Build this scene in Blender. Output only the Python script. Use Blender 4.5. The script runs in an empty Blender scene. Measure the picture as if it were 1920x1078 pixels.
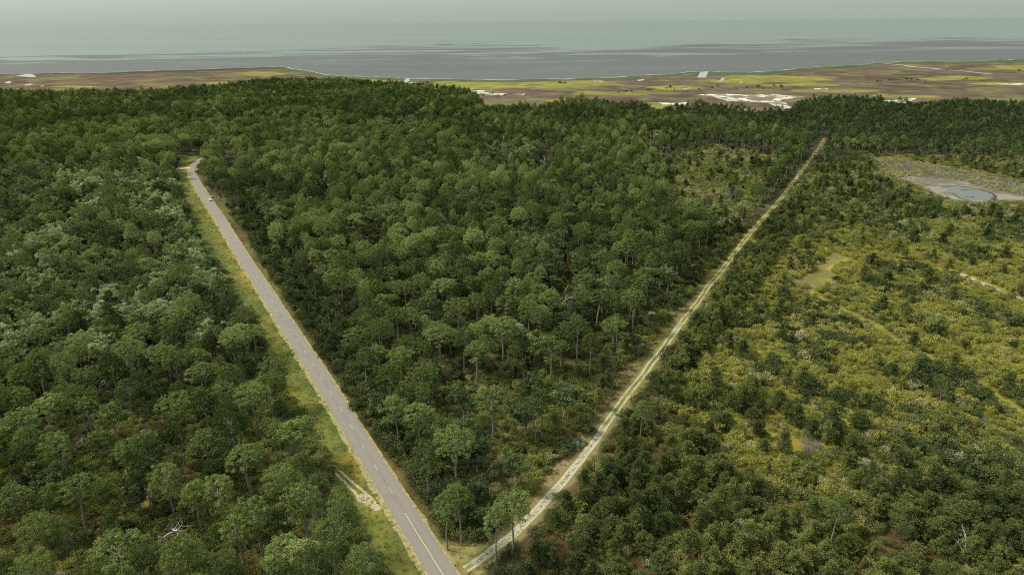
import bpy, math, random
import numpy as np
R_ = math.radians

# ---------------------------------------------------------------- camera, sky, sun, exposure
SC = bpy.context.scene
F_PX = 1280.0; CAM_H = 120.0; PITCH = R_(21.27); ROLL = R_(0.5)
cam_d = bpy.data.cameras.new('camera'); cam = bpy.data.objects.new('camera', cam_d)
SC.collection.objects.link(cam); SC.camera = cam
cam_d.sensor_width = 36.0; cam_d.lens = 36.0 * F_PX / 1920.0
cam_d.clip_start = 1.0; cam_d.clip_end = 400000.0
ct, st, cr, sr = math.cos(PITCH), math.sin(PITCH), math.cos(ROLL), math.sin(ROLL)
FW = np.array([0, ct, -st]); R0 = np.array([1.0, 0, 0]); U0 = np.array([0, st, ct])
RT = R0 * cr - U0 * sr; UP = U0 * cr + R0 * sr
CAM = np.array([0, 0, CAM_H])
from mathutils import Matrix
cam.matrix_world = Matrix(((RT[0], UP[0], -FW[0], 0), (RT[1], UP[1], -FW[1], 0), (RT[2], UP[2], -FW[2], CAM_H), (0, 0, 0, 1)))

SUN_EL, SUN_AZ = R_(50), R_(-75)          # azimuth measured from +Y towards +X
W = bpy.data.worlds.new('World'); SC.world = W; W.use_nodes = True
wn, wl = W.node_tree.nodes, W.node_tree.links
wn.clear()
wo = wn.new('ShaderNodeOutputWorld'); wb = wn.new('ShaderNodeBackground')
sk = wn.new('ShaderNodeTexSky'); sk.sky_type = 'NISHITA'; sk.sun_disc = False
sk.sun_elevation = SUN_EL; sk.sun_rotation = SUN_AZ; sk.air_density = 1.0; sk.dust_density = 3.0; sk.ozone_density = 1.5
hs = wn.new('ShaderNodeHueSaturation'); hs.inputs['Saturation'].default_value = 0.14
tint = wn.new('ShaderNodeMix'); tint.data_type = 'RGBA'; tint.blend_type = 'MULTIPLY'; tint.inputs[0].default_value = 1.0
tint.inputs[7].default_value = (0.93, 1.0, 0.88, 1)
ov = wn.new('ShaderNodeMix'); ov.data_type = 'RGBA'; ov.inputs[0].default_value = 0.62   # flat overcast layer over the clear sky
ov.inputs[7].default_value = (3.14, 3.76, 3.18, 1)
wb.inputs['Strength'].default_value = 0.1
wl.new(sk.outputs[0], hs.inputs['Color']); wl.new(hs.outputs[0], tint.inputs[6]); wl.new(tint.outputs[2], ov.inputs[6])
tc = wn.new('ShaderNodeTexCoord'); sxyz = wn.new('ShaderNodeSeparateXYZ'); mr = wn.new('ShaderNodeMapRange'); mr.interpolation_type = 'SMOOTHSTEP'
mr.inputs['From Min'].default_value = 0.0; mr.inputs['From Max'].default_value = 0.8; mr.inputs['To Min'].default_value = 0.93; mr.inputs['To Max'].default_value = 1.28
gm_ = wn.new('ShaderNodeVectorMath'); gm_.operation = 'SCALE'
wl.new(tc.outputs['Generated'], sxyz.inputs[0]); wl.new(sxyz.outputs['Z'], mr.inputs['Value']); wl.new(ov.outputs[2], gm_.inputs[0]); wl.new(mr.outputs[0], gm_.inputs['Scale'])
wl.new(gm_.outputs[0], wb.inputs['Color']); wl.new(wb.outputs[0], wo.inputs['Surface'])
sd = bpy.data.lights.new('sun', 'SUN'); sun = bpy.data.objects.new('sun', sd); SC.collection.objects.link(sun)
sd.energy = 2.6; sd.angle = R_(10); sd.color = (1.0, 0.93, 0.80)
sun.rotation_euler = (R_(90) - SUN_EL, 0, math.pi - SUN_AZ)
SC.view_settings.view_transform = 'Standard'; SC.view_settings.look = 'None'
SC.view_settings.gamma = 1.0; SC.view_settings.exposure = 0.84; SC.view_settings.use_curve_mapping = False
SC.cycles.max_bounces = 5; SC.cycles.diffuse_bounces = 2; SC.cycles.glossy_bounces = 2; SC.cycles.transmission_bounces = 2
SC.cycles.use_denoising = False; SC.cycles.filter_width = 1.05
try: SC.cycles.use_adaptive_sampling = True; SC.cycles.adaptive_threshold = 0.02
except Exception: pass

# ---------------------------------------------------------------- survey helpers: points of the place from bearings in the photograph
def unproj(x, y, z=0.0):
    x = np.atleast_1d(np.asarray(x, float)); y = np.atleast_1d(np.asarray(y, float))
    d = FW[None] + ((x - 960) / F_PX)[:, None] * RT[None] - ((y - 539) / F_PX)[:, None] * UP[None]
    t = (np.asarray(z, float) - CAM_H) / d[:, 2]
    return CAM[None] + d * np.reshape(t, (-1, 1))
def proj(P):
    V = P - CAM[None]; zc = V @ FW
    return 960 + F_PX * (V @ RT) / zc, 539 - F_PX * (V @ UP) / zc, zc
def pip(x, y, poly):
    inside = np.zeros(x.shape, bool); n = len(poly)
    for i in range(n):
        x1, y1 = poly[i]; x2, y2 = poly[(i + 1) % n]
        if y1 == y2: continue
        c = ((y1 > y) != (y2 > y)) & (x < (x2 - x1) * (y - y1) / (y2 - y1) + x1)
        inside ^= c
    return inside
def hash2(i, j, s):
    h = (i.astype(np.int64) * 374761393 + j.astype(np.int64) * 668265263 + s * 1442695041) & 0x7fffffff
    h = ((h ^ (h >> 13)) * 1274126177) & 0x7fffffff
    return ((h ^ (h >> 16)) & 0xffff) / 65535.0
def vnoise(x, y, scale, seed):
    x = x / scale; y = y / scale; i = np.floor(x); j = np.floor(y); u = x - i; v = y - j
    u = u * u * (3 - 2 * u); v = v * v * (3 - 2 * v)
    return (hash2(i, j, seed) * (1 - u) + hash2(i + 1, j, seed) * u) * (1 - v) + (hash2(i, j + 1, seed) * (1 - u) + hash2(i + 1, j + 1, seed) * u) * v
def fbm(x, y, scale, seed):
    return (vnoise(x, y, scale, seed) + .5 * vnoise(x, y, scale / 2.1, seed + 1) + .25 * vnoise(x, y, scale / 4.3, seed + 2)) / 1.75
def lin(c):
    return tuple((v / 12.92 if v <= .04045 else ((v + .055) / 1.055) ** 2.4) for v in c)
rng = np.random.default_rng(7)
random.seed(7)

# ---------------------------------------------------------------- object helpers
COL = SC.collection
def tag(o, label=None, cat=None, group=None, kind=None):
    if label: o['label'] = label
    if cat: o['category'] = cat
    if group: o['group'] = group
    if kind: o['kind'] = kind
    return o
def link(name, me, mat=None, parent=None):
    o = bpy.data.objects.new(name, me); COL.objects.link(o)
    if mat is not None and me is not None and not me.materials: me.materials.append(mat)
    if parent is not None: o.parent = parent
    return o
def mesh_quads(name, V, Q, mat=None, fattr=None, vattr=None, smooth=False, mats=None, midx=None):
    me = bpy.data.meshes.new(name); V = np.asarray(V, np.float32); Q = np.asarray(Q, np.int32)
    k = Q.shape[1]
    me.vertices.add(len(V)); me.vertices.foreach_set('co', V.ravel())
    me.loops.add(Q.size); me.loops.foreach_set('vertex_index', Q.ravel())
    me.polygons.add(len(Q)); me.polygons.foreach_set('loop_start', np.arange(0, Q.size, k, dtype=np.int32))
    me.polygons.foreach_set('loop_total', np.full(len(Q), k, np.int32))
    if smooth: me.polygons.foreach_set('use_smooth', np.ones(len(Q), bool))
    if midx is not None: me.polygons.foreach_set('material_index', np.asarray(midx, np.int32))
    me.update(calc_edges=True)
    for nm, a in (fattr or {}).items():
        at = me.attributes.new(nm, 'FLOAT', 'FACE'); at.data.foreach_set('value', np.asarray(a, np.float32))
    for nm, a in (vattr or {}).items():
        a = np.asarray(a, np.float32)
        if a.ndim == 1:
            at = me.attributes.new(nm, 'FLOAT', 'POINT'); at.data.foreach_set('value', a)
        else:
            if a.shape[1] == 3: a = np.concatenate([a, np.ones((len(a), 1), np.float32)], 1)
            at = me.attributes.new(nm, 'FLOAT_COLOR', 'POINT'); at.data.foreach_set('color', a.ravel())
    for m in (mats or ([mat] if mat else [])): me.materials.append(m)
    return me

def new_mat(name):
    m = bpy.data.materials.new(name); m.use_nodes = True
    nt = m.node_tree; nt.nodes.clear()
    out = nt.nodes.new('ShaderNodeOutputMaterial')
    return m, nt, nt.nodes, nt.links, out
class NT:
    """small wrapper to write node graphs tersely"""
    def __init__(s, name):
        s.m, s.nt, s.n, s.l, s.out = new_mat(name)
    def node(s, t, **kw):
        x = s.n.new(t)
        for k, v in kw.items(): setattr(x, k, v)
        return x
    def put(s, sock, v):
        if isinstance(v, (int, float)): sock.default_value = v
        elif isinstance(v, tuple): sock.default_value = v if len(v) == len(sock.default_value) else (*v, 1)
        else: s.l.new(v, sock)
    def math(s, op, a, b=0.0, c=None, clamp=False):
        x = s.node('ShaderNodeMath', operation=op, use_clamp=clamp); s.put(x.inputs[0], a); s.put(x.inputs[1], b)
        if c is not None: s.put(x.inputs[2], c)
        return x.outputs[0]
    def mix(s, f, a, b, mode='MIX'):
        x = s.node('ShaderNodeMix', data_type='RGBA', blend_type=mode); s.put(x.inputs[0], f); s.put(x.inputs[6], a); s.put(x.inputs[7], b)
        return x.outputs[2]
    def attr(s, name, typ='GEOMETRY', out='Fac'):
        x = s.node('ShaderNodeAttribute', attribute_name=name, attribute_type=typ); return x.outputs[out]
    def pos(s):
        return s.node('ShaderNodeNewGeometry').outputs['Position']
    def scale(s, vec, sc):
        x = s.node('ShaderNodeVectorMath', operation='MULTIPLY'); s.l.new(vec, x.inputs[0]); x.inputs[1].default_value = sc; return x.outputs[0]
    def noise(s, vec, scale, detail=3, rough=.55, dist=0):
        x = s.node('ShaderNodeTexNoise'); s.l.new(vec, x.inputs['Vector'])
        x.inputs['Scale'].default_value = scale; x.inputs['Detail'].default_value = detail; x.inputs['Roughness'].default_value = rough
        x.inputs['Distortion'].default_value = dist
        return x.outputs['Fac']
    def ramp(s, f, stops, interp='LINEAR'):
        x = s.node('ShaderNodeValToRGB'); s.put(x.inputs[0], f); cr_ = x.color_ramp; cr_.interpolation = interp
        while len(cr_.elements) < len(stops): cr_.elements.new(.5)
        for e, (p, c) in zip(cr_.elements, stops):
            e.position = p; e.color = (c, c, c, 1) if isinstance(c, (int, float)) else (*c, 1)
        return x.outputs[0]
    def step(s, f, lo, hi):
        x = s.node('ShaderNodeMapRange'); x.interpolation_type = 'SMOOTHSTEP'; s.put(x.inputs['Value'], f)
        x.inputs['From Min'].default_value = lo; x.inputs['From Max'].default_value = hi
        return x.outputs[0]
    def bsdf(s, color, rough=.9, bump=None, bdist=.1, bstr=.5, spec=.3):
        b = s.node('ShaderNodeBsdfPrincipled'); s.put(b.inputs['Base Color'], color); s.put(b.inputs['Roughness'], rough)
        b.inputs['Specular IOR Level'].default_value = spec
        if bump is not None:
            bp = s.node('ShaderNodeBump'); bp.inputs['Distance'].default_value = bdist; bp.inputs['Strength'].default_value = bstr
            s.l.new(bump, bp.inputs['Height']); s.l.new(bp.outputs[0], b.inputs['Normal'])
        s.l.new(b.outputs[0], s.out.inputs[0]); return b

def leaf_mat(name, stops, transl=.3, nscale=.02, gloss=0.0):
    g = NT(name)
    t = g.attr('tint', 'INSTANCER'); lv = g.attr('lv')
    n = g.noise(g.pos(), nscale, 2)
    f = g.math('ADD', t, g.math('MULTIPLY', g.math('SUBTRACT', lv, .5), .46))
    f = g.math('ADD', f, g.math('MULTIPLY', g.math('SUBTRACT', n, .5), .35), clamp=True)
    c = g.ramp(f, stops)
    d = g.node('ShaderNodeBsdfDiffuse'); g.put(d.inputs[0], c)
    tr = g.node('ShaderNodeBsdfTranslucent'); g.put(tr.inputs[0], g.mix(.6, c, (1.25, 1.3, .6), 'MULTIPLY'))
    mx = g.node('ShaderNodeMixShader'); mx.inputs[0].default_value = transl
    g.l.new(d.outputs[0], mx.inputs[1]); g.l.new(tr.outputs[0], mx.inputs[2])
    o = mx.outputs[0]
    if gloss:
        gl = g.node('ShaderNodeBsdfGlossy'); gl.inputs['Roughness'].default_value = .45; gl.inputs['Color'].default_value = (.8, .85, .8, 1)
        m2 = g.node('ShaderNodeMixShader'); m2.inputs[0].default_value = gloss
        g.l.new(o, m2.inputs[1]); g.l.new(gl.outputs[0], m2.inputs[2]); o = m2.outputs[0]
    g.l.new(o, g.out.inputs[0]); return g.m
def bark_mat(name, a, b, sc=3.0):
    g = NT(name); n = g.noise(g.scale(g.pos(), (1, 1, .3)), sc, 3)
    g.bsdf(g.mix(n, a, b), .95, n, .05, .6, .1); return g.m

M = {}
M['pine_leaf'] = leaf_mat('pine_needles', [(0, (.046, .068, .026)), (.35, (.103, .136, .047)), (.7, (.195, .242, .084)), (1, (.32, .36, .155))], .32)
M['broad_leaf'] = leaf_mat('broad_leaves', [(0, (.042, .060, .026)), (.3, (.092, .126, .050)), (.6, (.180, .228, .100)), (.85, (.33, .38, .21)), (1, (.52, .55, .42))], .34, gloss=.012)
M['young_leaf'] = leaf_mat('young_pine_needles', [(0, (.055, .072, .033)), (.5, (.130, .155, .056)), (1, (.27, .275, .088))], .3)
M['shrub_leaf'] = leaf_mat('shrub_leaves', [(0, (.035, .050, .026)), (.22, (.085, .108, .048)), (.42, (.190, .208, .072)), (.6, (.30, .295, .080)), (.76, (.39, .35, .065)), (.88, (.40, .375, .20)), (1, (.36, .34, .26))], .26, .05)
M['palm_leaf'] = leaf_mat('palmetto_fronds', [(0, (.03, .05, .02)), (1, (.09, .13, .04))], .15, gloss=.06)
M['pine_bark'] = bark_mat('pine_bark', (.15, .125, .10), (.33, .29, .25))
M['pale_bark'] = bark_mat('pale_bark', (.17, .16, .14), (.36, .34, .30))
M['dead_wood'] = bark_mat('weathered_wood', (.26, .245, .22), (.50, .48, .44))
M['twig'] = bark_mat('grey_twigs', (.16, .14, .12), (.32, .29, .26))

# ---------------------------------------------------------------- foliage geometry
def unit(v): return v / np.maximum(np.linalg.norm(v, axis=1, keepdims=True), 1e-9)
def rdir(n, r): return unit(r.normal(size=(n, 3)))
def cards(C, N, size, aspect, r, lv, axis=None):
    """one leaf-sized quad per row: centre C, normal N"""
    n = len(C); N = unit(N)
    a = axis if axis is not None else r.normal(size=(n, 3))
    T = unit(a - (a * N).sum(1, keepdims=True) * N); B = np.cross(N, T)
    sz = np.broadcast_to(size, (n,)).reshape(-1, 1) * .5; asp = np.broadcast_to(aspect, (n,)).reshape(-1, 1)
    T = T * sz; B = B * sz * asp
    V = np.stack([C - T * .9, C + B - T * .1, C + T, C - B + T * .1], 1).reshape(-1, 3)
    return V, np.arange(4 * n).reshape(-1, 4), np.broadcast_to(lv, (n,))
def clumps(cs, rs, per, size, aspect, r, flat=.75, jit=.55, radial=.5, lvs=None, lower=-.35):
    """each clump: a tuft of leaf cards spread over the upper part of a small uneven ball"""
    Vs, ns, szs, ax, lv = [], [], [], [], []
    for i, (c, rad) in enumerate(zip(cs, rs)):
        k = max(6, int(per * (rad / np.mean(rs)) ** 2)); d = rdir(k * 2, r); d = d[d[:, 2] > lower][:k]; k = len(d)
        rr = rad * r.uniform(.6, 1.08, (k, 1)) * (1 + .25 * np.sin(d[:, :1] * 5 + i) * np.cos(d[:, 1:2] * 4 + i * 2))
        P = c[None] + d * rr * np.array([1, 1, flat])
        N = d + r.normal(size=(k, 3)) * jit + np.array([0, 0, .25])
        m = r.random(k) < radial
        N[m] = np.cross(d[m], r.normal(size=(m.sum(), 3)))
        A = r.normal(size=(k, 3)); A[m] = d[m]
        Vs.append(P); ns.append(N); ax.append(A); szs.append(size * r.uniform(.7, 1.3, k))
        lv.append(np.clip((lvs[i] if lvs is not None else r.random()) * .6 + r.random(k) * .4, 0, 1))
    return cards(np.concatenate(Vs), np.concatenate(ns), np.concatenate(szs), aspect, r, np.concatenate(lv), np.concatenate(ax))
def tube(pts, rad, sides=6):
    pts = np.asarray(pts, float); n = len(pts); V = []
    for i in range(n):
        t = pts[min(i + 1, n - 1)] - pts[max(i - 1, 0)]; t = t / (np.linalg.norm(t) + 1e-9)
        a = np.cross(t, [0, 0, 1.0] if abs(t[2]) < .9 else [1.0, 0, 0]); a /= np.linalg.norm(a); b = np.cross(t, a)
        for k in range(sides):
            an = 2 * math.pi * k / sides; V.append(pts[i] + (a * math.cos(an) + b * math.sin(an)) * rad[i])
    Q = [(i * sides + k, i * sides + (k + 1) % sides, (i + 1) * sides + (k + 1) % sides, (i + 1) * sides + k) for i in range(n - 1) for k in range(sides)]
    return np.array(V), np.array(Q)
class MB:
    def __init__(s): s.V = []; s.Q = []; s.n = 0; s.lv = []
    def add(s, V, Q, lv=None):
        s.V.append(V); s.Q.append(np.asarray(Q) + s.n); s.n += len(V); s.lv.append(np.full(len(Q), .5) if lv is None else np.asarray(lv)); return s
    def mesh(s, name, mat, smooth=False):
        return mesh_quads(name, np.concatenate(s.V), np.concatenate(s.Q), mat, {'lv': np.concatenate(s.lv)}, smooth=smooth)
def bez(a, b, c, n=5):
    t = np.linspace(0, 1, n)[:, None]; return a * (1 - t) ** 2 + 2 * b * t * (1 - t) + c * t ** 2

def make_pine(seed, H=17, R=4.6, depth=.30, dens=1.0, lean=.4, flat=1.0):
    """bare pole, limbs fanning out near the top, each carrying a rounded hump of needle tufts; together a dome"""
    r = np.random.default_rng(seed)
    lx, ly = r.normal(0, lean, 2); Hc = H * depth; zc = H - Hc - R * .12
    tp = np.array([[0, 0, -.4], [lx * .3, ly * .2, H * .3], [lx * .8, ly * .7, H * .55], [lx, ly, zc + Hc * .35], [lx * 1.1, ly * 1.1, zc + Hc * .85]])
    tp[1:4, :2] += r.normal(0, .18, (3, 2))
    tr = MB(); V, Q = tube(tp, [.30, .24, .19, .13, .04], 7); tr.add(V, Q)
    cs, rs = [], []; nl = int(r.integers(8, 12)); ph = r.uniform(0, 6.28)
    for i in range(nl + 1):
        if i == nl: el, az, q = 1.45, 0, .62                                           # the leading hump
        else:
            el = [-.15, .22, .55, .95][i % 4] + r.normal(0, .12); az = ph + i * 2.4 + r.normal(0, .25); q = r.uniform(.56, .80)
        e = np.array([lx + R * q * math.cos(el) * math.cos(az), ly + R * q * math.cos(el) * math.sin(az), zc + Hc * q * 1.05 * math.sin(el) + .3])
        z0 = zc + (e[2] - zc) * .35 - R * .22 * math.cos(el) - r.uniform(0, .8)
        t0 = np.array([np.interp(z0, tp[:, 2], tp[:, 0]), np.interp(z0, tp[:, 2], tp[:, 1]), z0])
        P = bez(t0, t0 * .4 + e * .6 + np.array([0, 0, -.7]), e + np.array([0, 0, -.3]), 5); P[1:4] += r.normal(0, .12, (3, 3))
        V, Q = tube(P, [.11, .09, .07, .045, .02], 5); tr.add(V, Q)
        lr = R * r.uniform(.34, .50)                                                   # hump radius
        for j in range(int(9 * dens)):
            d = rdir(1, r)[0]; d[2] = abs(d[2]) * 1.1 - .22; d /= np.linalg.norm(d)
            cs.append(e + d * lr * np.array([1, 1, .62]) * r.uniform(.75, 1.05)); rs.append(r.uniform(.60, 1.0) * R / 4.6)
    if r.random() < .5:                                                                # a lower stray limb
        az = r.uniform(0, 6.28); e = np.array([lx + R * .6 * math.cos(az), ly + R * .6 * math.sin(az), zc - 1.6]); V, Q = tube(np.array([[lx, ly, zc - 2.4], e]), [.07, .02], 4); tr.add(V, Q)
        for j in range(4): cs.append(e + r.normal(0, .6, 3)); rs.append(.6)
    cr_ = MB(); cs = np.array(cs); rs = np.array(rs)
    V, Q, lv = clumps(cs, rs, 36, .52, .46, r, .8, .45, .32); cr_.add(V, Q, lv)
    return cr_.mesh('pine_crown_%d' % seed, M['pine_leaf']), tr.mesh('pine_trunk_%d' % seed, M['pine_bark'], True)

def make_dome_pine(seed, H=17, R=4.2, hr=.85, lean=.4, lobe=.13, tier=0):
    """old pine: bare pole and fanned limbs under one rounded cap of needle tufts"""
    r = np.random.default_rng(seed)
    lx, ly = r.normal(0, lean, 2); Hc = R * hr; zc = H - Hc
    tp = np.array([[0, 0, -.4], [lx * .3, ly * .2, H * .3], [lx * .8, ly * .7, H * .55], [lx, ly, zc], [lx, ly, zc + Hc * .8]]); tp[1:4, :2] += r.normal(0, .2, (3, 2))
    tr = MB(); V, Q = tube(tp, [.30, .24, .19, .14, .04], 7); tr.add(V, Q)
    ph = r.uniform(0, 6.28, 4); cs, rs = [], []
    def rad(az, el): return 1 + lobe * math.sin(2 * az + ph[0]) * math.cos(el) + lobe * .8 * math.sin(3 * az + ph[1] + 2 * el) + .07 * math.sin(5 * az + 4 * el + ph[2])
    n = int(66 * (R / 4.2) ** .6)
    for i in range(n):
        u = (i + .5) / n; el = math.asin(min(.999, -.26 + 1.26 * u)); az = i * 2.39996 + r.normal(0, .12); k = rad(az, el) * r.uniform(.88, 1.04)
        cs.append(np.array([lx + R * k * math.cos(el) * math.cos(az), ly + R * k * math.cos(el) * math.sin(az), zc + Hc * k * math.sin(el)])); rs.append(r.uniform(.55, .86) * R / 4.4)
    for i in range(14):                                                                # thin inner foliage
        az = r.uniform(0, 6.28); q = r.uniform(.3, .75) * R; cs.append(np.array([lx + q * math.cos(az), ly + q * math.sin(az), zc + r.uniform(-.05, .5) * Hc])); rs.append(r.uniform(.5, .8) * R / 4.4)
    for t in range(tier):
        az = r.uniform(0, 6.28); e = np.array([lx + R * .75 * math.cos(az), ly + R * .75 * math.sin(az), zc - r.uniform(.8, 2.4)]); V, Q = tube(np.array([[lx, ly, e[2] - .9], e]), [.08, .02], 4); tr.add(V, Q)
        for j in range(7): cs.append(e + r.normal(0, .8, 3) * np.array([1, 1, .4])); rs.append(r.uniform(.5, .75) * R / 4.4)
    for i in range(10):
        az = i * 2.4 + ph[3]; el = [0, .35, .8][i % 3]; q = .82; e = np.array([lx + R * q * math.cos(el) * math.cos(az), ly + R * q * math.cos(el) * math.sin(az), zc + Hc * q * math.sin(el) - .2])
        z0 = zc - R * .30 * math.cos(el) - r.uniform(0, .7) + i * .12; t0 = np.array([np.interp(z0, tp[:, 2], tp[:, 0]), np.interp(z0, tp[:, 2], tp[:, 1]), z0])
        P = bez(t0, t0 * .4 + e * .6 + np.array([0, 0, -.6]), e, 5); P[1:4] += r.normal(0, .14, (3, 3)); V, Q = tube(P, [.11, .09, .07, .05, .02], 5); tr.add(V, Q)
    V, Q, lv = clumps(np.array(cs), np.array(rs), 40, .46, .42, r, .85, .42, .35)
    return MB().add(V, Q, lv).mesh('pine_crown_%d' % seed, M['pine_leaf']), tr.mesh('pine_trunk_%d' % seed, M['pine_bark'], True)

def make_broad(seed, H=13, R=4.0, stems=3):
    r = np.random.default_rng(seed); tr = MB(); cs, rs = [], []
    fork = H * r.uniform(.22, .35); root = np.array([0, 0, -.3]); top = np.array([r.normal(0, .3), r.normal(0, .3), fork])
    V, Q = tube(np.array([root, (root + top) / 2 + r.normal(0, .1, 3), top]), [.34, .28, .22], 7); tr.add(V, Q)
    nb = int(r.integers(6, 9))
    for i in range(nb):
        az = i * 6.28 / nb + r.normal(0, .4); f = (i % 3) / 2.0 if i else 1
        reach = R * r.uniform(.45, .95) * (1.1 - .35 * f); z1 = H * r.uniform(.62, .92) * (.82 + .2 * f)
        e = np.array([reach * math.cos(az), reach * math.sin(az), z1])
        P = bez(top, np.array([e[0] * .35, e[1] * .35, z1 * .75]), e, 5); P[1:4] += r.normal(0, .2, (3, 3))
        V, Q = tube(P, [.16, .12, .09, .06, .03], 5); tr.add(V, Q)
        for j in range(int(r.integers(11, 17))):
            u = r.uniform(.5, 1.1); p = P[0] * (1 - u) + e * u + np.array([0, 0, .5])
            cs.append(p + r.normal(0, 1, 3) * np.array([.95, .95, .75])); rs.append(r.uniform(.4, .95))
    cs = np.array(cs); rs = np.array(rs)
    V, Q, lv = clumps(cs, rs, 36, .46, .62, r, .85, .8, .12)
    return MB().add(V, Q, lv).mesh('broad_crown_%d' % seed, M['broad_leaf']), tr.mesh('broad_trunk_%d' % seed, M['pale_bark'], True)

def make_young(seed, H=8, R=2.3):
    r = np.random.default_rng(seed); tr = MB(); cs, rs = [], []
    tp = np.array([[0, 0, -.3], [r.normal(0, .12), r.normal(0, .12), H * .5], [r.normal(0, .2), r.normal(0, .2), H * .97]])
    V, Q = tube(tp, [.16, .11, .03], 6); tr.add(V, Q)
    n = int(24 + 10 * R); lob = r.uniform(0, 6.28, 2)
    for i in range(n):
        f = (i + r.random()) / n; az = i * 2.4 + r.normal(0, .5); z = H * (.14 + .80 * f)
        rad = R * (1 - f ** 1.8) ** .7 * r.uniform(.35, 1.25) * (1 + .28 * math.sin(az + lob[0]) + .15 * math.sin(2 * az + 5 * f + lob[1]))
        e = np.array([rad * math.cos(az), rad * math.sin(az), z + .45 * rad + r.normal(0, .25)])
        V, Q = tube(np.array([[tp[1, 0] * f, tp[1, 1] * f, z - .2], e]), [.04, .015], 4); tr.add(V, Q)
        cs.append(e); rs.append(r.uniform(.32, .72)); cs.append(e * np.array([.55, .55, 1]) + r.normal(0, .25, 3)); rs.append(r.uniform(.35, .7))
    V, Q, lv = clumps(np.array(cs), np.array(rs), 34, .56, .26, r, 1.25, .5, .8, lower=-.1)
    return MB().add(V, Q, lv).mesh('young_crown_%d' % seed, M['young_leaf']), tr.mesh('young_trunk_%d' % seed, M['pine_bark'], True)

def make_shrub(seed, H=2.6, R=2.0, n=16, per=30, size=.34, mat='shrub_leaf', asp=.6):
    r = np.random.default_rng(seed); cs, rs = [], []
    for i in range(n):
        an = r.uniform(0, 6.28); q = math.sqrt(r.random()) * R * .85
        z = H * (.25 + .62 * math.sqrt(max(0, 1 - (q / R) ** 2)) * r.uniform(.6, 1.08))
        cs.append(np.array([q * math.cos(an), q * math.sin(an), z])); rs.append(r.uniform(.4, .8) * R / 2)
        if i % 3 == 0: cs.append(np.array([q * math.cos(an) * 1.1, q * math.sin(an) * 1.1, z * .45])); rs.append(r.uniform(.4, .7) * R / 2)
    V, Q, lv = clumps(np.array(cs), np.array(rs), per, size, asp, r, .9, .75, .25, lower=-.6)
    return MB().add(V, Q, lv).mesh('shrub_%d' % seed, M[mat])

def branches(r, mb, p, d, L, rad, depth, spread=.6):
    n = 4; pts = [p]; q = p.copy(); dd = d.copy()
    for i in range(n):
        dd = dd + r.normal(0, .18, 3); dd /= np.linalg.norm(dd); q = q + dd * L / n; pts.append(q.copy())
    V, Q = tube(np.array(pts), np.linspace(rad, rad * .5, n + 1), 5 if depth > 1 else 4); mb.add(V, Q)
    if depth <= 0: return
    for k in range(int(r.integers(2, 4))):
        i = int(r.integers(2, n + 1)); nd = dd + r.normal(0, spread, 3) + np.array([0, 0, .12]); nd /= np.linalg.norm(nd)
        branches(r, mb, pts[i], nd, L * r.uniform(.5, .75), rad * .55, depth - 1, spread)
def make_dead(seed, H=11, spread=.65, mat='dead_wood', depth=4, rad=.22, L=.48):
    r = np.random.default_rng(seed); mb = MB()
    branches(r, mb, np.array([0, 0, -.3]), np.array([r.normal(0, .1), r.normal(0, .1), 1.0]), H * L, rad, depth, spread)
    return mb.mesh('dead_%d' % seed, M[mat], True)
def make_brush(seed, H=2.2):
    r = np.random.default_rng(seed); mb = MB()
    for i in range(16):
        d = np.array([r.normal(0, .6), r.normal(0, .6), 1.0]); d /= np.linalg.norm(d)
        branches(r, mb, np.array([r.normal(0, .4), r.normal(0, .4), 0]), d, H * r.uniform(.4, .7), .05, 2, .6)
    return mb.mesh('brush_%d' % seed, M['twig'])
def make_palmetto(seed):
    r = np.random.default_rng(seed); mb = MB()
    for i in range(22):
        az = i * 2.4; el = r.uniform(.15, 1.3); d = np.array([math.cos(az) * math.cos(el), math.sin(az) * math.cos(el), math.sin(el)])
        e = d * r.uniform(1.0, 1.5); V, Q = tube(np.array([[0, 0, .1], e]), [.025, .02], 3); mb.add(V, Q)
        side = np.cross(d, [0, 0, 1.0]); side /= np.linalg.norm(side)
        for k in range(9):
            a = (k - 4) * .3; fd = d * math.cos(a) + side * math.sin(a); fd[2] -= .25
            c = e + fd * .42; V, Q, lv = cards(c[None], np.cross(fd, side)[None] + r.normal(0, .1, (1, 3)), .85, .14, r, r.random(1), fd[None]); mb.add(V, Q, lv)
    return mb.mesh('palmetto_%d' % seed, M['palm_leaf'])

# ---------------------------------------------------------------- survey of the place (bearings in the 1920 px photograph)
def seg_dist(P, line):
    """distance and running length of points P (n,2) from a polyline (m,2)"""
    best = np.full(len(P), 1e9); run = np.zeros(len(P)); acc = 0
    for a, b in zip(line[:-1], line[1:]):
        ab = b - a; L = np.linalg.norm(ab) + 1e-9; t = np.clip(((P - a) @ ab) / L ** 2, 0, 1)
        d = np.linalg.norm(P - (a + t[:, None] * ab), axis=1); m = d < best; best[m] = d[m]; run[m] = acc + t[m] * L; acc += L
    return best, run
def G(pts, z=0.0): return unproj([p[0] for p in pts], [p[1] for p in pts], z)
def smooth_line(P, n):
    d = np.r_[0, np.cumsum(np.linalg.norm(np.diff(P, axis=0), axis=1))]; s = np.linspace(0, d[-1], n)
    Q = np.stack([np.interp(s, d, P[:, k]) for k in range(P.shape[1])], 1)
    for _ in range(30):
        Q[1:-1] = Q[1:-1] * .5 + (Q[:-2] + Q[2:]) * .25
    return Q
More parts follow.
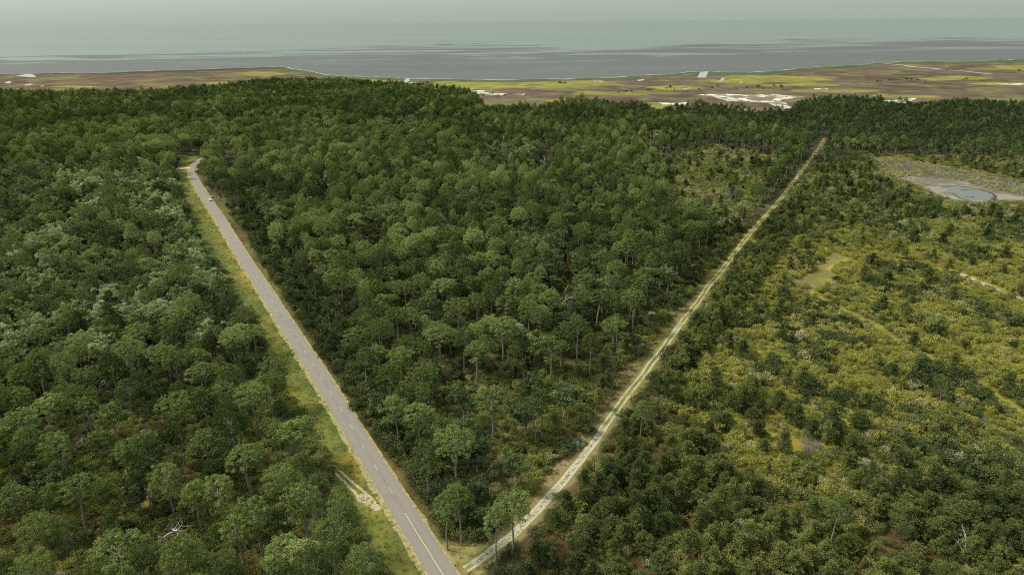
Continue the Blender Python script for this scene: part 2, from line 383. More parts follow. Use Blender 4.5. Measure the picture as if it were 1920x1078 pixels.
ROAD_L = [(838, 1128), (805.3, 1078), (776.6, 1025.4), (741.3, 972.4), (706, 908.4), (661.8, 840), (615.9, 758.6), (568.5, 680.7), (517, 600), (484.7, 547), (455.8, 502.5), (426.8, 453.5), (404.5, 413.4), (392.7, 394), (381, 376), (372, 360.5), (362.9, 346), (355.7, 332), (354, 319), (359, 311), (368.7, 302), (382, 295), (400, 288), (425, 281)]
ROAD_R = [(889, 1128), (855, 1078), (820.8, 1021), (783.2, 963.6), (741.3, 899.6), (702.6, 840), (652, 755.9), (599.2, 678), (547.7, 600), (514, 547), (482, 502.5), (450, 453.5), (424, 413.4), (411, 394), (398, 376), (386, 360.5), (376, 345), (368.7, 332), (366.6, 320), (369.5, 312), (377, 304), (389, 297), (407, 290), (432, 283)]
rl, rr_ = G(ROAD_L), G(ROAD_R)
road_c = smooth_line((rl + rr_)[:, :2] / 2, 260)
ext = road_c[0] - (road_c[6] - road_c[0]) * 9; road_c = np.vstack([ext, road_c])
TRACK = [(872, 1066), (887.6, 1054), (929, 1031.6), (978.9, 990), (1004, 962), (1031, 926.5), (1059, 898.9), (1095, 857.4), (1125.4, 810.4), (1147, 778), (1166.8, 752.7), (1205.8, 699.9), (1239, 658), (1267, 619), (1300.4, 577.4), (1331, 532.9), (1368, 488), (1395.8, 449.7), (1429.6, 411), (1458.5, 379.8), (1489.8, 338.8), (1514, 305), (1530.8, 283.4), (1546.5, 258)]
track_c = smooth_line(G(TRACK)[:, :2], 300)
SHORE = [(-900, 150), (-300, 143), (0, 139), (60, 138), (120, 137), (190, 138), (260, 135), (400, 131), (455, 128), (500, 126), (530, 127), (560, 132), (590, 137), (620, 141), (650, 143), (760, 146), (870, 149), (960, 148), (1060, 147), (1160, 143.5), (1240, 140), (1290, 135), (1330, 133.5), (1370, 136), (1430, 135), (1470, 131.5), (1500, 127.5), (1560, 125), (1620, 121), (1640, 117.5), (1700, 116), (1800, 115.5), (1870, 114), (1920, 112.5), (2300, 106), (2900, 98)]
VERGE = [(340, 292), (372, 291), (372, 303), (366, 318), (370.6, 329), (392.7, 355), (413, 371), (434, 401), (453.5, 427), (493.6, 496), (524.8, 545), (567, 611.6), (593.6, 655.7), (627, 711), (671.5, 772.6), (702, 822.7), (760, 884), (787.6, 937), (816, 977), (836, 1012), (860, 1018), (909, 1014), (925, 1045), (905, 1078), (905, 1150), (800, 1150), (741, 1078), (704, 1016), (666, 950), (640, 905), (616, 840), (571, 767), (535, 717), (504, 655), (490, 600), (455, 560), (427, 505), (393, 473), (362, 400), (350, 365), (338, 335), (330, 318), (335, 308)]
TRACKZ = [(880, 1070), (880, 1042), (905, 1020), (940, 990), (975, 955), (1000, 928), (1035, 880), (1065, 845), (1085, 808), (1105, 770), (1140, 715), (1165, 690), (1195, 660), (1225, 630), (1265, 585), (1300, 535), (1330, 505), (1361, 482), (1390, 446), (1424, 409), (1454, 377), (1487, 334), (1511, 303), (1527, 283), (1543, 256), (1551, 258), (1534, 288), (1518, 308), (1495, 341), (1464, 383), (1438, 413), (1404, 452), (1376, 490), (1340, 537), (1310, 582), (1278, 622), (1250, 664), (1222, 702), (1190, 752), (1165, 790), (1142, 815), (1110, 862), (1072, 905), (1045, 930), (1012, 965), (985, 1000), (930, 1045), (905, 1070)]
MUD = [(1636, 296), (1680, 292), (1720, 302), (1770, 312), (1830, 320), (1880, 330), (1940, 346), (2000, 356), (2000, 386), (1914, 379), (1817, 381), (1767, 370), (1725, 352), (1690, 342), (1655, 325)]
MUD_BARE = [(1685, 331), (1737, 331), (1800, 340), (1850, 352), (1905, 366), (1960, 372), (1960, 377), (1900, 375), (1817, 379), (1780, 374), (1750, 360), (1725, 350)]
CLEAR_A = [(1557, 471), (1594, 483.6), (1575, 493.6), (1556, 507), (1572, 517), (1527, 540), (1515, 532), (1480, 528), (1505, 519), (1530, 502), (1545, 487)]
PATH_B = [(1634, 483.6), (1707.5, 490), (1757.6, 497), (1801, 515), (1848, 533.7), (1914.6, 560), (2000, 590)]
PATH_C = [(1520, 545), (1560, 572), (1600.6, 590), (1640, 604), (1664, 626), (1691, 646), (1735, 662), (1781, 682), (1831, 717.4), (1880, 752), (1960, 800)]
PATHS = [(smooth_line(G(PATH_B)[:, :2], 60), 2.6), (smooth_line(G(PATH_C)[:, :2], 60), 2.2)]
# stand boundaries (ground points of the trees)
WOOD_FAR = [(-900, 190), (0, 184), (100, 183), (250, 183), (330, 179), (420, 171), (480, 163), (540, 157), (620, 160), (700, 163), (760, 167), (830, 172), (870, 178), (895, 190), (908, 214), (935, 220), (980, 217), (1010, 216), (1060, 204), (1130, 200), (1180, 202), (1210, 209), (1222, 217), (1245, 218), (1260, 210), (1300, 207), (1350, 209), (1400, 215), (1420, 219), (1480, 214), (1500, 200), (1540, 189), (1600, 189), (1650, 192), (1662, 203), (1740, 203), (1800, 196), (1850, 196), (1920, 206), (2900, 200)]
WOOD = WOOD_FAR + [(2900, 1700), (-900, 1700)]
Z_BROAD = [(-900, 330), (300, 330), (345, 380), (385, 440), (420, 520), (470, 600), (470, 650), (300, 740), (0, 740), (-900, 740)]
Z_SCRUB = [(1330, 560), (1380, 500), (1430, 470), (1480, 440), (1700, 420), (2900, 420), (2900, 1700), (1960, 1100), (1500, 1000), (1320, 900), (1240, 740), (1262, 680)]
Z_MIX_R = [(1395, 480), (1440, 400), (1500, 345), (1560, 300), (1640, 290), (2900, 330), (2900, 440), (1700, 440), (1480, 460)]
Z_YOUNG = [(940, 1110), (1010, 985), (1080, 905), (1150, 825), (1225, 740), (1290, 790), (1320, 880), (1480, 930), (1700, 950), (1900, 960), (2300, 1050), (2300, 1700), (900, 1700)]
Z_LOOSE = [(1225, 740), (1300, 690), (1420, 740), (1560, 830), (1700, 900), (1900, 930), (1900, 960), (1700, 950), (1480, 930), (1320, 880)]
Z_STRIP = [(1240, 735), (1285, 640), (1345, 560), (1420, 440), (1465, 395), (1490, 395), (1480, 450), (1420, 540), (1350, 620), (1300, 700)]
Z_WEDGE = [(800, 800), (830, 735), (900, 700), (1000, 700), (1110, 720), (1085, 800), (1040, 870), (1000, 930), (940, 975), (860, 940)]
Z_WEDGE_EDGE = [(1120, 700), (1160, 650), (1220, 590), (1290, 510), (1350, 440), (1400, 420), (1330, 510), (1260, 590), (1190, 680), (1110, 780), (1080, 830), (1080, 760)]
Z_SPARSE = [(1230, 300), (1330, 275), (1440, 290), (1470, 310), (1420, 390), (1380, 430), (1300, 430), (1250, 380)]
Z_SW = [(-900, 800), (0, 790), (300, 770), (520, 700), (640, 880), (800, 1150), (800, 1700), (-900, 1700)]
Z_FAR_R = [(1480, 180), (2900, 180), (2900, 330), (1640, 290), (1560, 290), (1420, 270), (1300, 245), (1200, 230), (1100, 200), (1100, 160)]
Z_SEA = [(-2000, -400), (4000, -400)] + [(p[0], p[1] + 1) for p in SHORE[::-1]]
B_PATCH = [(1065, 525, 85, 48), (960, 292, 85, 22), (720, 420, 60, 30), (560, 575, 40, 30), (1100, 580, 60, 30), (740, 240, 60, 10), (500, 400, 60, 30), (905, 410, 40, 22), (1000, 470, 60, 25)]

# ---------------------------------------------------------------- ground
def lines(*seg):
    out = []
    for a, b, s in seg: out.append(np.arange(a, b, s))
    return np.concatenate(out + [[seg[-1][1]]])
xs = np.r_[-30000, -9000, -4500, lines((-2400, -1300, 12), (-1300, -350, 4), (-350, 350, 1.8), (350, 1300, 4), (1300, 2400, 12)), 4500, 9000, 30000]
ys = np.r_[-20000, -4000, -1000, -200, lines((0, 60, 10), (60, 420, 1.8), (420, 800, 3.5), (800, 2600, 8)), 3000, 6000, 40000]
gx, gy = np.meshgrid(xs, ys); gx = gx.ravel(); gy = gy.ravel(); P = np.stack([gx, gy, np.zeros_like(gx)], 1)
zc = (P - CAM) @ FW; ok = zc > 20
px = np.full(len(P), -5000.0); py = np.full(len(P), 5000.0)
px[ok], py[ok], _ = proj(P[ok])
def C3(c): return np.array(c, float)[None]
n1 = fbm(gx, gy, 40, 1); n2 = fbm(gx, gy, 9, 5); n3 = fbm(gx, gy, 150, 9); n4 = fbm(gx, gy, 330, 12)
soil = C3((.040, .036, .018)) * (.6 + n2[:, None]) + C3((.05, .035, .014)) * (n1[:, None] > .58)
def blend(m, c):
    global soil
    m = np.asarray(m, float)[:, None]; soil = soil * (1 - m) + np.asarray(c) * m
def ss(v, a, b):
    t = np.clip((v - a) / (b - a), 0, 1); return t * t * (3 - 2 * t)
scr = pip(px, py, Z_SCRUB) | pip(px, py, Z_MIX_R)
blend(scr * 1.0, C3((.085, .080, .022)) * (.6 + .8 * n2[:, None]) + C3((.13, .10, .015)) * ss(n1, .5, .7)[:, None])
blend((pip(px, py, Z_SPARSE)) * .8, C3((.17, .155, .11)) * (.6 + .8 * n2[:, None]))
blend((pip(px, py, Z_SW) | pip(px, py, Z_WEDGE)) * .9, C3((.085, .066, .022)) * (.5 + n2[:, None]) + C3((.10, .085, .012)) * ss(n1, .5, .7)[:, None])
blend(pip(px, py, Z_YOUNG) * .9, C3((.085, .050, .024)) * (.5 + n2[:, None]))
# marsh
mar = (~pip(px, py, WOOD)) & ok & (py < 330)
L_ = ss(900 - px, 0, 200)
ma = C3((.130, .094, .068)) * (1 - .25 * L_[:, None]) + C3((.03, .01, 0)) * L_[:, None]
mcol = ma * (.72 + .5 * n2[:, None]) 
t = ss(fbm(gx, gy, 52, 31), .46, .60)[:, None] * .8; mcol = mcol * (1 - t) + C3((.078, .058, .042)) * t
t = ss(fbm(gx, gy, 46, 41), .54, .66)[:, None] * .75; mcol = mcol * (1 - t) + C3((.155, .15, .06)) * t
yel = np.full(len(gx), -9.0)
for ex, ey, ew, eh in [(880, 160, 130, 11), (1060, 157, 100, 9), (1440, 149, 130, 9), (1790, 147, 60, 5), (490, 139, 45, 6), (670, 154, 75, 4), (150, 163, 45, 2), (1690, 181, 70, 4), (1150, 176, 70, 5), (1060, 191, 50, 4), (1220, 198, 50, 8), (1890, 128, 60, 6), (1560, 171, 90, 3), (1880, 157, 90, 3), (1280, 165, 60, 4), (425, 157, 40, 2), (1500, 160, 80, 3)]:
    yel = np.maximum(yel, 1 - ((px - ex) / ew) ** 2 - ((py - ey) / eh) ** 2)
yel = ss(np.clip(yel, -.6, 1) + (fbm(gx, gy, 60, 51) - .5) * 2.2, -.02, .36)[:, None] * .9
ycol = C3((.245, .225, .048)) * (.8 + .4 * n2[:, None]); t = ss(fbm(gx, gy, 45, 61), .5, .62)[:, None] * .6; ycol = ycol * (1 - t) + C3((.17, .155, .05)) * t
mcol = mcol * (1 - yel) + ycol * yel
shy = np.interp(px, [p[0] for p in SHORE], [p[1] for p in SHORE])
fr = ss((shy + 6 + 6 * (n3 - .4)) - py, 0, 3)[:, None] * ss(px, 480, 560)[:, None]; mcol = mcol * (1 - fr) + C3((.075, .098, .046)) * fr
fr = ss((shy + 3.5) - py, 0, 2)[:, None] * (1 - ss(px, 480, 560)[:, None]); mcol = mcol * (1 - fr) + C3((.050, .042, .030)) * fr
soil = np.where(mar[:, None], mcol * (.52 + .58 * fbm(gx, gy, 24, 301)[:, None]), soil)
# clearings
dr, run_r = seg_dist(P[:, :2], road_c[::4]); dt, run_t = seg_dist(P[:, :2], track_c[::4])
vg = pip(px, py, VERGE) * 1.0
vg = np.maximum(vg, (ss(26 - dr, 0, 6)) * (gx < np.interp(gy, road_c[:, 1], road_c[:, 0])) * (gy < 560)); vg = np.maximum(vg, ss(6.0 - dr, 0, 2))
side = np.where(gx < np.interp(gy, road_c[:200, 1], road_c[:200, 0]), 1.0, 0.0)
vy = C3((.175, .150, .034)); vgn = C3((.060, .098, .030)); vt = C3((.24, .17, .075))
sw = ss(np.sin(dr * .36 + 3.6 + 1.2 * fbm(gx, gy, 60, 77)) + (n2 - .5) * 2.0 + (fbm(gx, gy, 25, 78) - .5) * 2.2, -.6, .7)[:, None]
sw = sw * .55; vcol = vy * sw + vgn * (1 - sw)
dit = ss(3.2 - np.abs(dr - 13.5 - 3 * (n3 - .5)), 0, 2.5)[:, None] * ss(n2, .25, .55)[:, None]; vcol = vcol * (1 - dit * .75) + C3((.038, .066, .024)) * dit * .75; gold = (ss(9 - dr, 0, 4) * ss(fbm(gx, gy, 14, 66), .45, .62))[:, None]; vcol = vcol * (1 - gold * .7) + C3((.25, .175, .035)) * gold * .7
vcol = vcol * side[:, None] + (1 - side[:, None]) * (vt * .42 * (.5 + .8 * n2[:, None]) * (1 - ss(n1, .45, .6)[:, None] * .5) + C3((.06, .075, .024)) * ss(n1, .40, .6)[:, None])
mouth = ss(1 - ((px - 880) / 75) ** 2 - ((py - 1040) / 55) ** 2, 0, .5)[:, None]; vcol = vcol * (1 - mouth) + (C3((.19, .18, .035)) * sw + C3((.23, .20, .10)) * (1 - sw)) * mouth
blend(vg, vcol * (.75 + .5 * n2[:, None]))
tz = np.maximum(pip(px, py, TRACKZ) * np.where(py > 430, 1.0, .55), ss(3.4 - dt, 0, 1) * (py > 430))
tn = ss(n1 + (n2 - .5) * .9, .38, .62)[:, None]
blend(tz, (C3((.135, .125, .036)) * tn + C3((.19, .14, .075)) * (1 - tn)) * (.6 + .7 * n2[:, None]))
for (ln, w) in PATHS:
    dp, _ = seg_dist(P[:, :2], ln); nn = ss(w + (n2 - .5) * 4 - dp, -.6, 1.2)
    sandy = (ss(px, 1780, 1810) * (py < 600))[:, None]
    blend(nn, (C3((.20, .185, .035)) * (1 - sandy) + C3((.36, .32, .24)) * sandy) * (.7 + .6 * n2[:, None]))
blend(pip(px + (n2 - .5) * 22, py + (n1 - .5) * 14, CLEAR_A) * .95, (C3((.135, .120, .040)) * ss(n1, .35, .6)[:, None] + C3((.22, .18, .12)) * (1 - ss(n1, .35, .6)[:, None])) * (.6 + .8 * n2[:, None]))
mx_, my_ = px + (n2 - .5) * 30, py + (n1 - .5) * 14
mm_ = ss(n2, .15, .45) * pip(px + (n2 - .5) * 60, py + (n1 - .5) * 22 + (n2 - .5) * 10, MUD)
tm = ss(fbm(gx, gy, 14, 91), .42, .58)[:, None]; blend(mm_, ((C3((.215, .185, .170)) * pip(px + (n2 - .5) * 16, py + (n2 - .5) * 6, MUD_BARE)[:, None] + C3((.135, .125, .085)) * (1 - pip(px + (n2 - .5) * 16, py + (n2 - .5) * 6, MUD_BARE)[:, None])) * (1 - tm) + C3((.125, .115, .085)) * tm) * (.8 + .4 * n2[:, None]))
for ex, ey, ew, eh, c in [(1498, 838, 32, 30, (.19, .15, .025)), (1470, 822, 25, 12, (.19, .15, .025)), (1240, 990, 50, 24, (.12, .062, .036)), (1330, 1050, 40, 30, (.12, .062, .036)), (540, 748, 18, 24, (.22, .19, .025)), (600, 925, 26, 12, (.22, .12, .08)), (1700, 1030, 50, 30, (.105, .056, .032)), (1310, 770, 30, 18, (.16, .08, .05)), (460, 700, 20, 35, (.17, .09, .04)), (1130, 880, 26, 14, (.09, .08, .03)), (1330, 990, 60, 16, (.11, .058, .034)), (240, 930, 50, 30, (.15, .13, .03)), (865, 1000, 20, 20, (.2, .12, .05))]:
    blend(ss(1 - ((px - ex) / ew) ** 2 - ((py - ey) / eh) ** 2 + (n2 - .5), 0, .4), C3(c) * (.7 + .6 * n2[:, None]))
nx, ny = len(xs), len(ys); idx = np.arange(nx * ny).reshape(ny, nx)
Q = np.stack([idx[:-1, :-1], idx[:-1, 1:], idx[1:, 1:], idx[1:, :-1]], -1).reshape(-1, 4)
g = NT('ground_soil'); c = g.attr('soil', out='Color'); p_ = g.pos(); f1 = g.noise(p_, 1.1, 4, .65); f2 = g.noise(p_, .23, 3, .6)
k = g.math('ADD', g.math('MULTIPLY', f1, .9), g.math('MULTIPLY', f2, .5)); f3 = g.noise(p_, .035, 4, .6); k = g.math('ADD', k, g.math('ADD', .02, g.math('MULTIPLY', f3, .56)))
cc = g.node('ShaderNodeVectorMath', operation='SCALE'); g.l.new(c, cc.inputs[0]); g.l.new(k, cc.inputs['Scale'])
g.bsdf(cc.outputs[0], .95, f1, .25, .6, .1)
ground = link('ground', mesh_quads('ground', P, Q, g.m, vattr={'soil': soil})); tag(ground, kind='structure')

# ---------------------------------------------------------------- road
def ribbon(line, offs, z):
    t = np.gradient(line, axis=0); t /= np.linalg.norm(t, axis=1, keepdims=True); nrm = np.stack([t[:, 1], -t[:, 0]], 1)
    s = np.r_[0, np.cumsum(np.linalg.norm(np.diff(line, axis=0), axis=1))]
    V, U = [], []
    for i in range(len(line)):
        for o in offs:
            oo = o[i] if hasattr(o, '__len__') else o
            q = line[i] + nrm[i] * oo; V.append((q[0], q[1], z)); U.append((s[i], oo))
    k = len(offs); idx = np.arange(len(V)).reshape(-1, k)
    Q = np.stack([idx[:-1, :-1], idx[:-1, 1:], idx[1:, 1:], idx[1:, :-1]], -1).reshape(-1, 4)
    return np.array(V), Q, np.array(U)
def ribbon_obj(name, line, offs, z, mat, kind='structure'):
    V, Q, U = ribbon(line, offs, z)
    return tag(link(name, mesh_quads(name, V, Q[:, ::-1], mat, vattr={'along': U[:, 0], 'across': U[:, 1]})), kind=kind)
HW = 2.95
nl = len(road_c); rj = np.random.default_rng(3)
g = NT('asphalt'); al, ac = g.attr('along'), g.attr('across'); p_ = g.pos()
n_a = g.noise(p_, .35, 4, .6); n_b = g.noise(p_, 2.5, 3)
cmb = g.node('ShaderNodeCombineXYZ'); g.put(cmb.inputs[0], g.math('MULTIPLY', al, .02)); g.put(cmb.inputs[1], g.math('MULTIPLY', ac, .7))
n_s = g.noise(cmb.outputs[0], 3.0, 3)
base = g.mix(n_a, (.186, .160, .136), (.242, .212, .184)); base = g.mix(g.math('MULTIPLY', n_s, .6), base, (.145, .127, .112))
wh = g.math('ABSOLUTE', g.math('SUBTRACT', g.math('ABSOLUTE', ac), 1.45)); wh = g.step(wh, .2, .7)
base = g.mix(g.math('MULTIPLY', wh, .35), (.208, .187, .170), base)
crk = g.math('ABSOLUTE', g.math('SUBTRACT', ac, g.math('MULTIPLY', g.math('SUBTRACT', g.noise(g.scale(p_, (1, 1, 1)), .12, 2), .5), 1.6)))
base = g.mix(g.math('MULTIPLY', g.math('SUBTRACT', 1.0, g.step(crk, .05, .16)), g.math('MULTIPLY', g.step(n_b, .4, .6), .7)), base, (.08, .075, .072))
patch = g.step(g.noise(g.scale(p_, (1, 1, 1)), .09, 1), .60, .62); base = g.mix(g.math('MULTIPLY', patch, .35), base, (.16, .15, .15))
g.bsdf(base, .85, n_b, .03, .4, .25)
ribbon_obj('road', road_c, [-HW + rj.normal(0, .07, nl), -HW * .5, 0, HW * .5, HW + rj.normal(0, .07, nl)], .012, g.m)
g = NT('gravel_shoulder'); ac = g.attr('across'); p_ = g.pos(); a = g.noise(p_, .8, 4, .7); b = g.noise(p_, 3.0, 3, .7)
c = g.mix(g.step(a, .45, .58), (.20, .175, .05), (.30, .245, .15)); c = g.mix(g.step(b, .56, .66), c, (.50, .46, .38)); g.bsdf(c, .95, b, .1, .6, .1)
ribbon_obj('road_shoulder', road_c, [-HW - .9 - np.abs(rj.normal(0, .35, nl)) - .8 * fbm(road_c[:, 0], road_c[:, 1], 12, 8), 0, HW + .55 + np.abs(rj.normal(0, .25, nl))], .006, g.m)
# painted centre line: worn white dashes, then a solid yellow-white line in the near stretch
def paint(name, c, thr):
    g = NT(name); n = g.noise(g.pos(), 1.6, 4, .7); g.bsdf(g.mix(g.step(n, thr, thr + .16), (.27, .25, .235), c), .7, spec=.3); return g.m
pw, pyw = paint('worn_white_paint', (.42, .40, .365), .40), paint('worn_yellow_paint', (.50, .43, .27), .30)
def sub_line(line, a, b, n=6):
    s = np.r_[0, np.cumsum(np.linalg.norm(np.diff(line, axis=0), axis=1))]; q = np.linspace(a, b, n); return np.stack([np.interp(q, s, line[:, k]) for k in range(2)], 1)
s_road = np.r_[0, np.cumsum(np.linalg.norm(np.diff(road_c, axis=0), axis=1))]
_, s_solid = seg_dist(G([(758, 961)])[:, :2], road_c); s_solid = float(s_solid[0])
Vs, Qs, n = [], [], 0
s = s_solid + 9
while s < s_road[-1] - 20:
    V, Q, _ = ribbon(sub_line(road_c, s, s + 3.2), [-.09, .09], .016); Vs.append(V); Qs.append(Q + n); n += len(V); s += 12.2
tag(link('road_centre_dashes', mesh_quads('dashes', np.concatenate(Vs), np.concatenate(Qs)[:, ::-1], pw)), kind='structure')
V, Q, _ = ribbon(sub_line(road_c, 0, s_solid, 40), [-.09, .09], .016)
tag(link('road_centre_line', mesh_quads('solid_line', V, Q[:, ::-1], pyw)), kind='structure')
# the short pale side road at the bend, the washed-out ruts by the near verge, and the sand track
def sand_mat(name, track=True):
    g = NT(name); ac = g.attr('across'); al = g.attr('along'); p_ = g.pos()
    a = g.noise(p_, .22, 4, .65); b = g.noise(p_, 1.3, 4, .7)
    grass = g.mix(a, (.175, .165, .040), (.125, .125, .04)); sand = g.mix(b, (.24, .20, .135), (.52, .485, .42))
    if track:
        wob = g.math('MULTIPLY', g.math('SUBTRACT', g.noise(p_, .06, 2), .5), 1.6)
        acw = g.math('ADD', ac, wob)
        rut = g.math('ABSOLUTE', g.math('SUBTRACT', g.math('ABSOLUTE', acw), .92))
        m = g.math('SUBTRACT', 1.0, g.step(g.math('ADD', rut, g.math('MULTIPLY', g.math('SUBTRACT', b, .5), .7)), .16, .48))
        m = g.math('MULTIPLY', m, g.step(a, .28, .5))
        near = g.step(al, 170.0, 60.0); w = g.step(g.math('ADD', g.noise(p_, .05, 3), g.math('MULTIPLY', near, .14)), .56, .68)
        wide = g.math('SUBTRACT', 1.0, g.step(g.math('ADD', g.math('ABSOLUTE', acw), g.math('MULTIPLY', b, 1.6)), 1.4, 2.3))
        c = g.mix(m, grass, g.mix(g.step(al, 330.0, 60.0), (.31, .275, .14), sand)); c = g.mix(g.math('MULTIPLY', g.math('MULTIPLY', w, wide), g.step(b, .40, .56)), c, sand)
        edge = g.step(g.math('ADD', g.math('ABSOLUTE', ac), g.math('MULTIPLY', g.math('SUBTRACT', b, .5), 2.2)), 1.2, 2.1)
        c = g.mix(edge, c, g.mix(a, (.17, .155, .045), (.20, .165, .075)))
    else: c = g.mix(g.step(b, .42, .58), (.27, .23, .10), sand)
    g.bsdf(c, .95, b, .12, .6, .1); return g.m
sand_t, sand_p = sand_mat('track_sand'), sand_mat('washed_sand', False)
ribbon_obj('sand_track', track_c, [(-1.8 - .6 * rj.random(300)) * np.linspace(1, .38, 300), -1.1, 0, 1.1, (1.8 + .6 * rj.random(300)) * np.linspace(1, .38, 300)], .010, sand_t)
g = NT('pale_concrete'); b = g.noise(g.pos(), .6, 4); g.bsdf(g.mix(b, (.48, .45, .38), (.66, .63, .56)), .9)
ribbon_obj('side_road', smooth_line(G([(330, 317), (342, 316), (356, 315)])[:, :2], 12), [-1.6, 1.6], .009, g.m)
for ln, w in (([(628, 884), (645, 903), (668, 926), (690, 945), (705, 955)], .42), ([(636, 882), (655, 898), (678, 918), (700, 936)], .36), ([(672, 928), (688, 940), (706, 948), (712, 955)], 1.2)):
    l_ = smooth_line(G(ln)[:, :2], 24); ribbon_obj('washed_rut', l_, [-w * (.7 + .6 * rj.random(24)), w * (.7 + .6 * rj.random(24))], .008 + .002 * w, sand_p)
V, Q, _ = ribbon(smooth_line(G([(893, 1052), (915, 1040), (935, 1028)])[:, :2], 24), [-2.2 - 1.6 * rj.random(24), 1.8 + 1.6 * rj.random(24)], .007)
g = NT('broken_white_rock'); vo = g.node('ShaderNodeTexVoronoi'); g.l.new(g.pos(), vo.inputs['Vector']); vo.inputs['Scale'].default_value = 1.9
m = g.math('MULTIPLY', g.step(vo.outputs['Distance'], .42, .30), g.step(g.noise(g.pos(), .5, 3), .42, .55)); g.bsdf(g.mix(m, (.21, .18, .07), (.62, .58, .54)), .9, m, .15, .8)
tag(link('track_rubble', mesh_quads('rubble', V, Q[:, ::-1], g.m)), kind='structure')

# ---------------------------------------------------------------- sea, flats, shore, salt pans, creeks, pond
sx = np.arange(-900, 2901, 6.0); sy = np.interp(sx, [p[0] for p in SHORE], [p[1] for p in SHORE])
sp = unproj(sx, sy); jn = (fbm(sp[:, 0], sp[:, 1] * 0, 110, 3) - .5) * 90 + (fbm(sp[:, 0], sp[:, 1] * 0, 28, 4) - .5) * 36; azs = sp[:, :2] / np.linalg.norm(sp[:, :2], axis=1, keepdims=True); sp[:, :2] += azs * jn[:, None]
FLAT = [(-900, 112), (0, 110), (130, 109), (330, 107), (480, 101), (600, 97), (780, 94), (900, 92), (1000, 95), (1100, 98), (1250, 95), (1400, 88), (1500, 82), (1700, 79), (1920, 77), (2900, 64)]
fe = unproj(sx, np.interp(sx, [p[0] for p in FLAT], [p[1] for p in FLAT]))
rows, tv = [], []
az = sp[:, :2] / np.linalg.norm(sp[:, :2], axis=1, keepdims=True)
d0 = np.linalg.norm(sp[:, :2], axis=1); d1 = np.linalg.norm(fe[:, :2], axis=1)
for tt in np.r_[np.linspace(0, 1, 14), 1.3, 1.7, 2.2, 3]:
    d = d0 + (d1 - d0) * tt; rows.append(np.c_[az * d[:, None], np.full(len(d), .06)]); tv.append(np.full(len(d), tt))
for dd in (12000, 20000, 40000, 90000, 200000): rows.append(np.c_[az * dd, np.full(len(d), .06)]); tv.append(np.full(len(d), 3 + dd / 10000))
V = np.concatenate(rows); tvv = np.concatenate(tv); idx = np.arange(len(V)).reshape(len(rows), -1)
Q = np.stack([idx[:-1, :-1], idx[:-1, 1:], idx[1:, 1:], idx[1:, :-1]], -1).reshape(-1, 4)
g = NT('sea_water'); t = g.attr('out'); p_ = g.pos()
big = g.noise(g.scale(p_, (.00055, .0011, 1)), 1.0, 4, .6); strk = g.noise(g.scale(p_, (.0016, .0042, 1)), 1.0, 5, .62, .6); fine = g.noise(g.scale(p_, (.01, .02, 1)), 1.0, 3)
e = g.math('ADD', t, g.math('MULTIPLY', g.math('SUBTRACT', strk, .5), 3.8)); e = g.math('ADD', e, g.math('MULTIPLY', g.math('SUBTRACT', big, .5), .8))
shal = g.step(e, 1.30, .80)                                                            # exposed flats near the shore
gap = g.step(strk, .515, .57); gap = g.math('MULTIPLY', gap, g.step(t, .25, .7)); shal = g.math('MULTIPLY', shal, g.math('SUBTRACT', 1.0, g.math('MULTIPLY', gap, .8)))
sea_c = g.mix(big, (.085, .112, .108), (.150, .175, .166)); mud_c = g.mix(strk, (.070, .077, .082), (.115, .120, .124))
col = g.mix(shal, sea_c, mud_c)
rip = g.noise(g.scale(p_, (.15, .5, 1)), 1.0, 3)
b = g.bsdf(col, g.mix(shal, (.42, .42, .42), (.75, .75, .75)), rip, .5, .35, .5)
g.put(b.inputs['Specular IOR Level'], g.math('SUBTRACT', .30, g.math('MULTIPLY', shal, .14)))
tag(link('sea', mesh_quads('sea', V, Q, g.m, vattr={'out': tvv})), kind='structure')
g = NT('wet_sand_edge'); n_ = g.noise(g.pos(), .02, 3); g.bsdf(g.mix(g.step(n_, .4, .6), (.14, .145, .13), (.36, .37, .34)), .6)
w1 = 2 + 11 * fbm(sp[:, 0], sp[:, 1] * 0, 45, 9)
V = np.concatenate([np.c_[sp[:, 0], sp[:, 1] - w1 * .3, np.full(len(sp), .09)], np.c_[sp[:, 0], sp[:, 1] + w1, np.full(len(sp), .09)]]); n = len(sp); i = np.arange(n - 1)
tag(link('shoreline_sand', mesh_quads('shoreline', V, np.stack([i, i + 1, i + n + 1, i + n], 1), g.m)), kind='structure')
def sheet(name, pts, z, mat, jit=6.0, lab=None, sub=8, holes=()):
    """an irregular flat sheet (sand pan, creek, pool)"""
    Pp = G(pts)[:, :2]; Pp = np.vstack([Pp, Pp[:1]]); d = []
    for a, b in zip(Pp[:-1], Pp[1:]):
        for k in range(sub): d.append(a + (b - a) * k / sub)
    d = np.array(d); c = d.mean(0); nn_ = np.stack([fbm(d[:, 0] * 1.0, d[:, 1], jit * 4, 5) - .5, fbm(d[:, 0], d[:, 1], jit * 4, 17) - .5], 1) * jit * 2; d = d + nn_
    me = bpy.data.meshes.new(name); me.from_pydata([(q[0], q[1], z) for q in d], [], [list(range(len(d)))]); me.update()
    if me.polygons[0].normal.z < 0: me.flip_normals()
    me.materials.append(mat); return tag(link(name, me), lab, kind='structure')
g = NT('white_salt_sand'); n_ = g.noise(g.pos(), .03, 4); n2_ = g.noise(g.scale(g.pos(), (1, .5, 1)), .045, 4, .7); g.bsdf(g.mix(g.step(n2_, .45, .56), (.16, .125, .075), g.mix(g.step(n_, .35, .6), (.34, .31, .26), (.60, .58, .54))), .9); salt = g.m
g = NT('pool_water'); n_ = g.noise(g.pos(), 1.2, 2); g.bsdf((.06, .07, .068), .10, n_, .05, .2, .5); pool = g.m
g = NT('creek_water'); g.bsdf((.26, .29, .28), .5, spec=.4); creek = g.m
